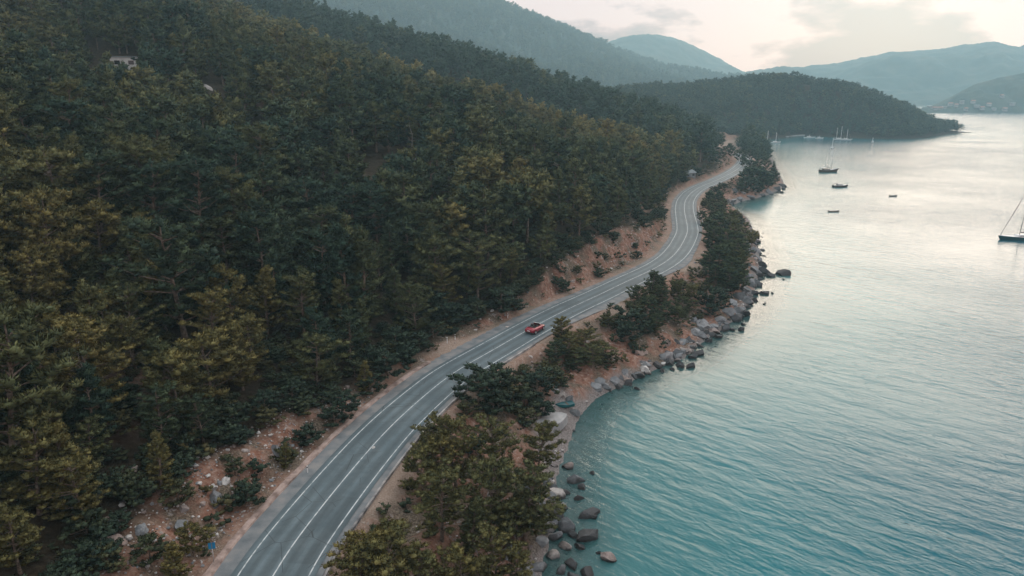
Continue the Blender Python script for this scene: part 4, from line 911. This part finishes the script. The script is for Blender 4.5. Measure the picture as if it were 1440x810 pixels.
# more of the rock shore, along the water's edge
for (y0, y1, stepm, smin, smax, where, dark) in ((52, 84, 0.30, .8, 2.6, NE, .5), (112, 152, 0.36, .8, 2.6, CV, .8), (152, 262, 0.7, 1.0, 3.2, PT, .5), (300, 352, 2.4, 1.8, 4.0, PP, .4)):
    ii = np.nonzero((SHORE[:, 1] > y0) & (SHORE[:, 1] < y1))[0]
    L = len(ii) * 2.0; n = int(L / stepm * 0.9)
    for q in range(n):
        i = int(rg.choice(ii)); i = min(max(i, 1), len(SHORE) - 2)
        tg = SHORE[i + 1] - SHORE[i - 1]; tg /= np.linalg.norm(tg); nr = np.array([-tg[1], tg[0]])
        off = rg.normal(0.3, 2.0); p = SHORE[i] + nr * off + tg * rg.uniform(-1, 1); d = rg.uniform(smin, smax) * (0.6 if off < -1.2 else 1)
        z = max(float(lay(p[:1], p[1:])[0]), -0.6)
        rocks.append([p[0], p[1], z - 0.12 * d, d, float(np.clip(rg.normal(.45, .25) - dark * (off < 0.2) * .8, 0, 1)), where, rg.uniform(0, 6.28), rg.randint(0, 9)])
RW = []
def spot(r):
    if r[5] == PT: return 'on rock shore ' + ('under turnout' if r[1] < 180 else 'under road bend' if r[1] < 212 else 'past tree clump')
    if r[5] == CV: return 'on dark ledge ' + ('by pale beach' if r[1] < 132 else 'under red slope')
    return r[5]
def rock_word(t): return 'black wet' if t < .13 else 'dark grey' if t < .33 else 'grey' if t < .57 else 'pale grey' if t < .7 else 'pinkish' if t < .88 else 'whitish'
for r in rocks:
    u, v, zc = project(r[0], r[1], r[2]); RW.append((f"{'huge' if r[3] > 3.3 else 'large' if r[3] > 2.1 else 'small' if r[3] < 1.1 else 'mid-size'} {rock_word(r[4])} {'boulder awash' if r[2] < 0.25 else 'boulder'} {spot(r)}", float(u), float(zc)))
def settle_rocks(W_):
    lab = settle_labels(W_)
    return lab
seen = {}
for r, lb in zip(rocks, settle_rocks(RW)):
    o = link('boulder', ROCKM[r[7]], None, (r[0], r[1], r[2]), r[6], r[3] * 0.68); o['tint'] = r[4]
    o.rotation_euler = (rg.uniform(-.5, .5), rg.uniform(-.5, .5), r[6])
    tag(o, lb, 'boulder', 'boulders of the shore and bank')
# loose stones, too many to count
stm = [rock_mesh('stone', 750 + i, ICO1) for i in range(4)]
P = np.vstack([np.stack([rg.uniform(-60, 150, 26000), rg.uniform(45, 330, 26000)], 1), np.stack([rg.uniform(-60, -15, 9000), rg.uniform(48, 95, 9000)], 1), np.stack([rg.uniform(-5, 60, 7000), rg.uniform(130, 215, 7000)], 1)])
z_, dr_, s_, ds_, in_, ld_, ed_ = lay(P[:, 0], P[:, 1], True); u_, v_, zc_ = project(P[:, 0], P[:, 1], z_)
m = (u_ > -30) & (u_ < 1200) & (v_ < 840) & np.where(in_, (dr_ > 7.0) & (dr_ < ed_ + 1), ((dr_ > 6.4) & (ds_ > 2) & (rg.uniform(0, 1, len(P)) < .35)) | (ds_ < 2.0) | ~ld_) & (dr_ > 5) & (ld_ | (ds_ < 5.0)) & (rg.uniform(0, 1, len(P)) < .62)
scatter('loose_stones', [(P[i, 0], P[i, 1], z_[i], rg.randint(0, 4), rg.uniform(0, 6), q, q, rg.choice([.4, .55, .75, .95, 1.0], p=[.12, .2, .28, .22, .18])) for i in np.nonzero(m)[0] for q in [rg.uniform(.08, .26) * (1.6 if ds_[i] < 2.5 else 1.0) * (1 + 1.2 * (rg.uniform() < .1))]], stm)

# ------------------------------------------------------------------ dead pines
def dead_tree(u, v, h, seed, label):
    x, y, z = hit(u, v, h); q = np.random.RandomState(seed); o = thing('dead_tree', label, 'dead tree', (x, y, z - .2), 0, 'dead grey pines')
    pts = [(q.uniform(-.2, .2) * k, q.uniform(-.2, .2) * k, h * k / 5) for k in range(6)]
    MB().tube(pts, [.12, .10, .085, .06, .04, .015], 6).obj('trunk', M_DEAD, o, True)
    for k in range(9):
        a = q.uniform(0, 6.28); t = q.uniform(.4, .95); L = (1.1 - t) * h * .36 + .4; b = np.array(pts[int(t * 5)])
        MB().tube([b, b + np.array([math.cos(a) * L * .6, math.sin(a) * L * .6, L * .15]), b + np.array([math.cos(a) * L, math.sin(a) * L, L * .5])], [.04, .025, .01], 5).obj('branch', M_DEAD, o, True)
for k, (u, v, h, lb) in enumerate(((112, 465, 9, 'bare grey dead pine beside the golden olive pine low in the forest'), (645, 225, 9, 'bleached dead pine with drooping branches halfway up the spur'), (577, 168, 10, 'pale bare trunk standing below the first spur crest'), (380, 196, 7, 'white dead snag beside the hillside rock outcrop'))):
    dead_tree(u, v, h, 900 + k, lb)

# ------------------------------------------------------------------ the red convertible
def red_car():
    p = at(754.5, 466.0, ROAD_Z); i = int(np.argmin(np.linalg.norm(ROAD - p[:2], axis=1)))
    p = road_xy(i, -1.45); hd = math.atan2(TAN[i][1], TAN[i][0])
    o = thing('red_car', 'red convertible with its top down driving away along the coast road', 'car', (p[0], p[1], ROAD_Z + 0.045), hd, None, 1.12)
    # body: +x is forward. stations: x, half width, sill z, shoulder z, deck z
    st = [(-2.06, .62, .46, .74, .80), (-2.0, .74, .34, .78, .90), (-1.75, .84, .26, .82, .97), (-1.3, .88, .22, .84, .99), (-0.9, .89, .20, .84, .98), (0.0, .89, .19, .82, .94), (0.7, .88, .20, .80, .92), (1.15, .86, .22, .77, .88), (1.6, .82, .26, .72, .80), (1.95, .72, .32, .64, .68), (2.08, .56, .42, .56, .58)]
    rings = []
    for (x, w, a, b, c) in st:
        rings.append([(x, -w * .86, a), (x, -w, a + .16), (x, -w, b - .06), (x, -w * .93, b + .04), (x, -w * .62, c), (x, w * .62, c), (x, w * .93, b + .04), (x, w, b - .06), (x, w, a + .16), (x, w * .86, a)])
    body = MB().loft(rings).obj('body', M_RED, o, True)
    MB().box((-.25, 0, .945), (1.55, 1.22, .10)).obj('cockpit', M_SEAT, o, bevel=.03)
    for sy in (-1, 1):
        s = MB(); s.box((-.38, sy * .33, 1.02), (.16, .46, .34)); s.box((-.40, sy * .33, 1.24), (.10, .26, .14)); s.obj('seat', M_SEAT, o, bevel=.03)
        s = MB(); s.box((-.78, sy * .30, 1.0), (.14, .34, .26)); s.obj('rear_headrest', M_SEAT, o, bevel=.03)
    MB().box((-1.08, 0, 1.0), (.34, 1.20, .09)).obj('folded_roof', M_SEAT, o, bevel=.03)
    g = MB(); g.add([(.78, -.68, .92), (.78, .68, .92), (.38, .56, 1.34), (.38, -.56, 1.34), (.80, -.68, .92), (.80, .68, .92), (.40, .56, 1.345), (.40, -.56, 1.345)], [(0, 1, 2, 3), (7, 6, 5, 4), (0, 4, 5, 1), (1, 5, 6, 2), (2, 6, 7, 3), (3, 7, 4, 0)]).obj('windscreen', M_GLASSD, o)
    fr = MB(); fr.tube([(.80, -.70, .91), (.39, -.58, 1.36), (.39, .58, 1.36), (.80, .70, .91)], .03, 6).obj('windscreen_frame', M_STEEL, o, True)
    for sx in (-1.28, 1.32):
        for sy in (-1, 1):
            w = MB(); c = (sx, sy * .80, .31)
            w.loft([[(c[0] + r * math.cos(a), c[1] + q * sy, c[2] + r * math.sin(a)) for a in np.linspace(0, 2 * math.pi, 18, endpoint=False)] for q, r in ((-.10, .28), (-.09, .31), (.08, .31), (.10, .28))])
            wo = w.obj('wheel', M_TYRE, o, True)
            rm = MB(); rm.loft([[(c[0] + r * math.cos(a), c[1] + q * sy, c[2] + r * math.sin(a)) for a in np.linspace(0, 2 * math.pi, 14, endpoint=False)] for q, r in ((.07, .20), (.112, .19), (.108, .05))]).obj('rim', M_STEEL, wo)
            ar = MB(); ar.tube([(c[0] + .36 * math.cos(a), c[1] + .095 * sy, c[2] + .36 * math.sin(a)) for a in np.linspace(-.1, math.pi + .1, 10)], .035, 5).obj('wheel_arch', M_DARKM, o, True)
    for sy in (-1, 1):
        MB().box((-2.0, sy * .56, .74), (.10, .26, .13)).obj('tail_light', M_LAMPRED, o, bevel=.02)
        MB().box((1.86, sy * .52, .64), (.16, .24, .10)).obj('headlight', M_WHITE, o, bevel=.02)
        MB().box((.62, sy * .98, .96), (.10, .16, .11)).obj('mirror', M_RED, o, bevel=.02)
        MB().box((-.12, sy * .895, .76), (.16, .02, .025)).obj('door_handle', M_STEEL, o)
    MB().box((-2.07, 0, .62), (.02, .5, .12)).obj('number_plate', M_WHITE, o)
    MB().box((-2.02, 0, .38), (.10, 1.30, .16)).obj('rear_bumper', M_DARKM, o, bevel=.03)
    MB().box((-1.72, 0, .99), (.10, 1.1, .03)).obj('boot_lip', M_RED, o, bevel=.01)
red_car()

# ------------------------------------------------------------------ road furniture
def blue_sign():
    x, y, z = hit(301.5, 796, 0.0); o = thing('road_sign', 'small blue square road sign on a thin pole beside the near kerb', 'sign', (x, y, z - .05), R(14))
    MB().tube([(0, .05, -.3), (0, .05, 2.3)], .035, 8).obj('pole', M_STEEL, o, True)
    pn = MB().box((0, 0, 2.0), (.62, .03, .66)).obj('panel', M_BLUE, o, bevel=.008)
    MB().box((0, -.018, 2.0), (.08, .006, .60)).obj('pale_strip', M_SHOULDER, o)
blue_sign()
PW = [(507, 573, 'white marker post by the inland kerb before the lay-by'), (629, 484, 'white marker post at the back of the lay-by, nearer one'), (640, 478, 'white marker post at the back of the lay-by, farther one'), (433, 668, 'white marker post on the bank kerb near the dark shrub'), (714, 448, 'white marker post on the verge opposite the red car')]
for (u, v, lb) in PW:
    x, y, z = hit(u, v, 0.0); o = thing('marker_post', lb, 'post', (x, y, z - .05), 0, 'white marker posts')
    MB().box((0, 0, .5), (.12, .08, 1.15)).obj('shaft', M_WHITE, o, bevel=.01); MB().box((0, -.005, .86), (.125, .09, .14)).obj('band', M_DARKM, o)
def guard_rail():
    a, b = iroad(222), iroad(268); o = thing('guard_rail', 'pale steel guard rail along the seaward side of the road bend', 'guard rail', (ROAD[a][0], ROAD[a][1], ROAD_Z))
    base = np.array([ROAD[a][0], ROAD[a][1], 0]); rings = []
    for i in range(a, b + 1):
        ring = []
        for (do, z) in ((0, .42), (-.05, .50), (0, .57), (-.05, .64), (0, .72), (.03, .72), (.03, .42)):
            q = road_xy(i, -5.0 - do); ring.append((q[0] - base[0], q[1] - base[1], z))
        rings.append(ring)
    MB().loft(rings).obj('rail', M_STEEL, o)
    for i in range(a, b + 1, 2):
        q = road_xy(i, -5.09); MB().box((q[0] - base[0], q[1] - base[1], .2), (.10, .10, 1.06)).obj('post', M_STEEL, o)
guard_rail()

# ------------------------------------------------------------------ boats
def hull_rings(L, B, D, n=13, sheer=.25, transom=.7, rake=.10):
    R_ = []
    for k in range(n):
        t = k / (n - 1); w = B / 2 * (transom + (1 - transom) * min(1, t * 3.2)) * (1 - max(0, (t - .42) / .58) ** 2.1) + .015
        x = -L / 2 + L * t; zt = D * (.62 + sheer * (t - .35) ** 2 * 2.2); zb = -D * .45 * (1 - t ** 4)
        xo = rake * L * max(0, t - .7) / .3
        R_.append([(x + xo, -w, zt), (x + xo * .5, -w * .92, zt * .35), (x, -w * .55, zb * .7), (x, 0, zb), (x, w * .55, zb * .7), (x + xo * .5, w * .92, zt * .35), (x + xo, w, zt)])
    return R_
def deck_of(rings, dz=-.04):
    m = MB(); V = []
    for r in rings: V += [(r[0][0], r[0][1] * .97, r[0][2] + dz), (r[-1][0], r[-1][1] * .97, r[-1][2] + dz)]
    return m.add(V, [(2 * k, 2 * k + 2, 2 * k + 3, 2 * k + 1) for k in range(len(rings) - 1)])
def hull(o, L, B, D, mat, deckmat, **kw):
    r = hull_rings(L, B, D, **kw); MB().loft(r, True, False).obj('hull', mat, o, True)
    deck_of(r, -.03).obj('deck', deckmat, o)
    MB().tube([(q[0][0], q[0][1], q[0][2] + .02) for q in r], .05, 5).obj('gunwale', deckmat, o, True); MB().tube([(q[-1][0], q[-1][1], q[-1][2] + .02) for q in r], .05, 5).obj('gunwale', deckmat, o, True)
    return r
def yacht():
    p = at(1434, 337, 0); L = 15.5
    o = thing('sailing_yacht', 'dark teal hulled sailing yacht with furled sail near the frame edge', 'yacht', (p[0] + 1.2, p[1], 0.0), R(176))
    hull(o, L, 4.3, 1.75, M_TEAL, M_WHITE, rake=.05, transom=.8, sheer=.2)
    c = MB(); c.box((-.2, 0, 1.45), (6.0, 2.3, .62), 0, .86).obj('cabin', M_WHITE, o, bevel=.08)
    for sy in (-1, 1): MB().box((-.2, sy * 1.12, 1.46), (4.4, .04, .2)).obj('cabin_window', M_GLASSD, o)
    MB().tube([(1.6, 0, 1.0), (1.1, 0, 10), (.55, 0, 20.5)], [.11, .10, .06], 8).obj('mast', M_DARKM, o, True)
    for z, w in ((7.5, 1.5), (12, 1.1), (16, .8)): MB().tube([(1.25 - (z - 7.5) * .05, -w, z), (1.25 - (z - 7.5) * .05, w, z)], .04, 5).obj('spreader', M_DARKM, o)
    MB().tube([(7.9, 0, 1.35), (4.2, 0, 10.6), (.62, 0, 20.0)], [.05, .11, .03], 6).obj('furled_jib', M_CANVAS, o, True)
    MB().tube([(1.4, 0, 2.6), (-2.0, 0, 2.55), (-5.4, 0, 2.6)], [.16, .28, .12], 8).obj('boom_sail', M_CANVAS, o, True)
    for sy in (-1, 1): MB().tube([(1.2, sy * 2.0, 1.1), (1.0, sy * 1.3, 9), (.6, 0, 20.2)], .018, 4).obj('shroud', M_DARKM, o)
    MB().tube([(-7.4, 0, 1.2), (.55, 0, 20.4)], .018, 4).obj('backstay', M_DARKM, o)
    MB().box((-3.4, 0, 2.0), (1.4, 2.6, .9), 0, .75).obj('sprayhood', M_CANVAS, o, bevel=.1)
    MB().tube([(7.2, -.4, 1.3), (7.4, -.35, 2.0), (7.9, 0, 2.1), (7.4, .35, 2.0), (7.2, .4, 1.3)], .03, 5).obj('pulpit', M_STEEL, o)
yacht()
def gulet():
    p = at(1164.5, 242, 0); o = thing('wooden_gulet', 'dark wooden two-masted gulet anchored off the rocky point', 'boat', (p[0], p[1], 0), R(8))
    hull(o, 11.5, 3.4, 2.1, M_WOOD, M_WALL, sheer=.55, transom=.75, rake=.10)
    MB().box((-1.6, 0, 1.75), (4.6, 2.1, .8), 0, .9).obj('cabin', M_WOOD, o, bevel=.08)
    for sy in (-1, 1): MB().box((-1.6, sy * 1.03, 1.8), (3.6, .05, .3)).obj('cabin_window', M_WALL, o)
    MB().box((-3.6, 0, 2.9), (3.2, 2.6, .10)).obj('awning', M_WALL, o)
    for sx in (-5.0, -2.2):
        for sy in (-1, 1): MB().tube([(sx, sy * 1.2, 1.2), (sx, sy * 1.2, 2.86)], .04, 5).obj('awning_post', M_WOOD, o)
    MB().tube([(1.8, 0, 1.2), (1.8, 0, 15.0)], [.11, .05], 7).obj('mast', M_WALL, o, True)
    MB().tube([(-1.6, 0, 1.2), (-1.6, 0, 11.5)], [.10, .05], 7).obj('mast', M_WALL, o, True)
    MB().tube([(5.6, 0, 1.6), (8.6, 0, 2.5)], [.10, .05], 6).obj('bowsprit', M_WOOD, o, True)
    MB().tube([(8.4, 0, 2.45), (1.8, 0, 14.6)], .025, 4).obj('forestay', M_DARKM, o); MB().tube([(1.8, 0, 14.6), (-1.6, 0, 11.3), (-5.6, 0, 1.7)], .025, 4).obj('backstay', M_DARKM, o)
    MB().tube([(1.7, 0, 2.9), (-1.3, 0, 3.0)], .13, 6).obj('boom', M_CANVAS, o, True)
gulet()
def motor_boat():
    p = at(1181, 263, 0); o = thing('motor_cruiser', 'small pale motor cruiser with a cabin moored near the dark gulet', 'boat', (p[0], p[1], 0), R(2))
    hull(o, 7.6, 2.7, 1.25, M_WOOD, M_WALL, sheer=.4, transom=.85)
    MB().box((-.3, 0, 1.25), (3.2, 1.9, .75), 0, .82).obj('cabin', M_WALL, o, bevel=.1)
    MB().box((1.0, 0, 1.32), (.5, 1.5, .42), 0, .8).obj('windscreen', M_GLASSD, o); MB().box((-2.4, 0, 1.95), (1.9, 1.9, .07)).obj('canopy', M_CANVAS, o)
    for sx in (-3.2, -1.6):
        for sy in (-1, 1): MB().tube([(sx, sy * .85, .7), (sx, sy * .85, 1.93)], .03, 5).obj('canopy_post', M_STEEL, o)
    MB().box((-3.7, 0, .75), (.35, .4, .7)).obj('outboard', M_DARKM, o, bevel=.05)
motor_boat()
def dinghy(u, v, lb, rz, L=4.2):
    p = at(u, v, 0); o = thing('dinghy', lb, 'boat', (p[0], p[1], -.02), rz, 'small dinghies on the bay')
    hull(o, L, 1.5, .62, M_WOOD, M_DARKM, sheer=.3, transom=.85)
    for sx in (-1.1, .3): MB().box((sx, 0, .38), (.25, 1.25, .05)).obj('thwart', M_WOOD, o)
    MB().box((-L / 2 - .1, 0, .5), (.22, .3, .7)).obj('outboard', M_DARKM, o, bevel=.03)
dinghy(1172, 298, 'dark dinghy below the motor cruiser, closer to the shore road', R(0)); dinghy(1256, 276, 'tiny dark dinghy alone in the middle of the pale bay', R(5), 3.6)
def moored(u, v, L, masts, lb, rz):
    p = at(u, v, 0); o = thing('moored_sailboat', lb, 'sailboat', (p[0], p[1], 0), rz, 'white sailboats moored across the bay')
    hull(o, L, L * .28, 1.4, M_WHITE, M_WALL, sheer=.3); MB().box((-.3, 0, 1.3), (L * .4, L * .16, .5), 0, .85).obj('cabin', M_WHITE, o, bevel=.05)
    for (mx, mh) in masts:
        MB().tube([(mx, 0, .8), (mx, 0, mh)], [.24, .15], 6).obj('mast', M_WHITE, o, True); MB().tube([(mx - .1, 0, 1.9), (mx - L * .3, 0, 1.95)], .12, 5).obj('boom', M_WALL, o)
        MB().tube([(L * .48, 0, 1.1), (mx, 0, mh - .3)], .03, 4).obj('forestay', M_WALL, o)
moored(1078, 200, 10, [(.8, 11.0)], 'white sailboat with one tall mast by the pale quay, left of the pair', R(20)); moored(1090, 201, 10, [(.6, 10.0)], 'white sailboat with one mast by the pale quay, right of the pair', R(10))
moored(1180, 196.5, 12, [(1.6, 13.5), (-3.0, 12.0)], 'white two-masted sailboat moored under the wooded headland', R(4)); moored(1190, 197, 10, [(.4, 11)], 'white one-masted sailboat beside the two-master under the headland', R(-6))
moored(1170, 209, 8, [(.3, 9)], 'lone small white sailboat between the headland and the gulet', R(60))
moored(1138, 194, 11, [(0, 3.5)], 'low white boat moored at the end of the pale beach', R(2)); moored(1152, 195, 8, [(0, 3.0)], 'small low white boat beside the pale beach, nearer the headland', R(0))
moored(1227, 200, 5, [(0, 4.5)], 'tiny white sailing dinghy off the middle of the headland', R(80))

# ------------------------------------------------------------------ the quay, houses and the beach slab
a0, a1 = at(1062, 195.5, 0), at(1128, 190.5, 0); dv = a1 - a0; Lq = np.linalg.norm(dv)
q = MB().box((0, 0, .35), (Lq, 7, 1.3)).obj('quay', M_SLAB, None, loc=((a0 + a1) / 2).tolist(), rotz=math.atan2(dv[1], dv[0])); tag(q, kind='structure')
def house(name, label, x, y, z, w, d, h, rz, roofm, pitch=0.0, group=None, wins=2, wall=None):
    o = thing(name, label, 'house', (x, y, z), rz, group)
    MB().box((0, 0, h / 2 - 1.0), (w, d, h + 2.0)).obj('wall', wall or M_WALL, o)
    if pitch: MB().add([(-w / 2 - .4, -d / 2 - .4, h), (w / 2 + .4, -d / 2 - .4, h), (w / 2 + .4, d / 2 + .4, h), (-w / 2 - .4, d / 2 + .4, h), (-w / 2 - .4, 0, h + pitch), (w / 2 + .4, 0, h + pitch)], [(0, 1, 5, 4), (2, 3, 4, 5), (0, 4, 3), (1, 2, 5), (3, 2, 1, 0)]).obj('roof', roofm, o)
    else: MB().box((0, 0, h + .17), (w + .5, d + .5, .3)).obj('roof', roofm, o)
    for k in range(wins):
        MB().box((-w / 2 + w * (k + .5) / wins, -d / 2 - .01, h * .52), (w / wins * .4, .06, h * .36)).obj('window', M_GLASSD, o)
HL = ['white flat-roofed house half hidden among the high pines', 'small white cottage between pines below the flat-roofed house', 'white hut high among the pines at the corner']
for k, (x, y, z) in enumerate(HOUSES[:2]): house('hillside_house', HL[k], x, y, z, (8, 5.5)[k], 6, (3.4, 3.0)[k], R(20 + 9 * k), M_ROOFG)
house('roadside_building', 'low building with a grey pitched roof between forest and far road', SHED[0], SHED[1], SHED[2] - .8, 7, 5, 2.2, R(35), M_ROOFG, 1.3, wall=M_SHOULDER)
rv = np.random.RandomState(31)
VP = [(1288, 150), (1295, 147), (1302, 149), (1309, 146), (1316, 150), (1324, 145), (1331, 148), (1338, 154), (1346, 150), (1352, 146), (1360, 149), (1368, 152), (1376, 154), (1384, 150), (1391, 153), (1400, 154)]
for k, (u, v) in enumerate(VP):
    yy = 1560 + (157.5 - v) * 9; t = (157.3 - HORIZON); zc = 1660 - (155 - v) * 2; X = (u - 720) / F * zc
    di = (CH[0] / CH[1] - (u - 720) / F / 1.0) ** 2 * 1e6 + 1e3 * (CH[2] < 1.5 + (157 - v) * 0.55) + CH[2] * 0.01; q_ = np.unravel_index(np.argmin(di + np.where(np.arange(CH[0].shape[0])[:, None] > 26, 1e6, 0)), di.shape)
    X, zc, H = CH[0][q_], CH[1][q_] / 1.005 - 3, CH[2][q_] + 4
    house('village_house', f"white far-shore village house, {ORD[k]} from the left along the waterfront", X, zc * 1.005, H - 4, rv.uniform(6, 10), 7, rv.uniform(3.5, 5.5), R(rv.uniform(-12, 12)), M_ROOF if k % 3 else M_WHITE, 2.0 if k % 3 else 0, 'houses of the far village', 3, wall=M_SLAB)
x, y, z = hit(772, 590, 0.5); sl = MB(); out = [(2.9 * math.cos(a) * (1 + .16 * math.sin(3 * a + 1)), 2.1 * math.sin(a) * (1 + .12 * math.sin(2 * a)), 0) for a in np.linspace(0, 2 * math.pi, 14, endpoint=False)]
sl.loft([[(p[0] * 1.05, p[1] * 1.05, -1.2) for p in out], [(p[0], p[1], .05) for p in out], [(p[0] * .9, p[1] * .9, .16) for p in out]]); so_ = sl.obj('concrete_slab', M_SLAB, None, loc=(x, y, z + .45), rotz=R(30)); tag(so_, 'pale flat concrete slab at the top of the small beach', 'slab')
x, y, z = hit(795, 573, 0.3); o = thing('beached_dinghy', 'small teal dinghy pulled up between rocks at the beach end', 'boat', (x, y, z + .25), R(200)); hull(o, 2.8, 1.3, .6, noise_mat('teal_paint', [(.006, .10, .115), (.012, .14, .155)], 2, .5), M_TEAL, sheer=.3, transom=.85)
MB().box((-.3, 0, .34), (.25, 1.2, .05)).obj('thwart', M_WOOD, o)

# ------------------------------------------------------------------ haze
hz = MB(); X0, X1, Y0, Y1, Z0, Z1 = -3000, 4200, -150, 4250, -9, 560
hz.box(((X0 + X1) / 2, (Y0 + Y1) / 2, (Z0 + Z1) / 2), (X1 - X0, Y1 - Y0, Z1 - Z0))
hm = bpy.data.materials.new('haze_air'); hm.use_nodes = True; hn = hm.node_tree.nodes; hn.remove(hn['Principled BSDF'])
pv_ = hn.new('ShaderNodeVolumePrincipled'); pv_.inputs['Color'].default_value = (0.56, 0.84, 0.96, 1); pv_.inputs['Density'].default_value = 0.00020; pv_.inputs['Anisotropy'].default_value = 0.35
hm.node_tree.links.new(pv_.outputs['Volume'], hn['Material Output'].inputs['Volume'])
tag(hz.obj('haze', hm), kind='stuff')
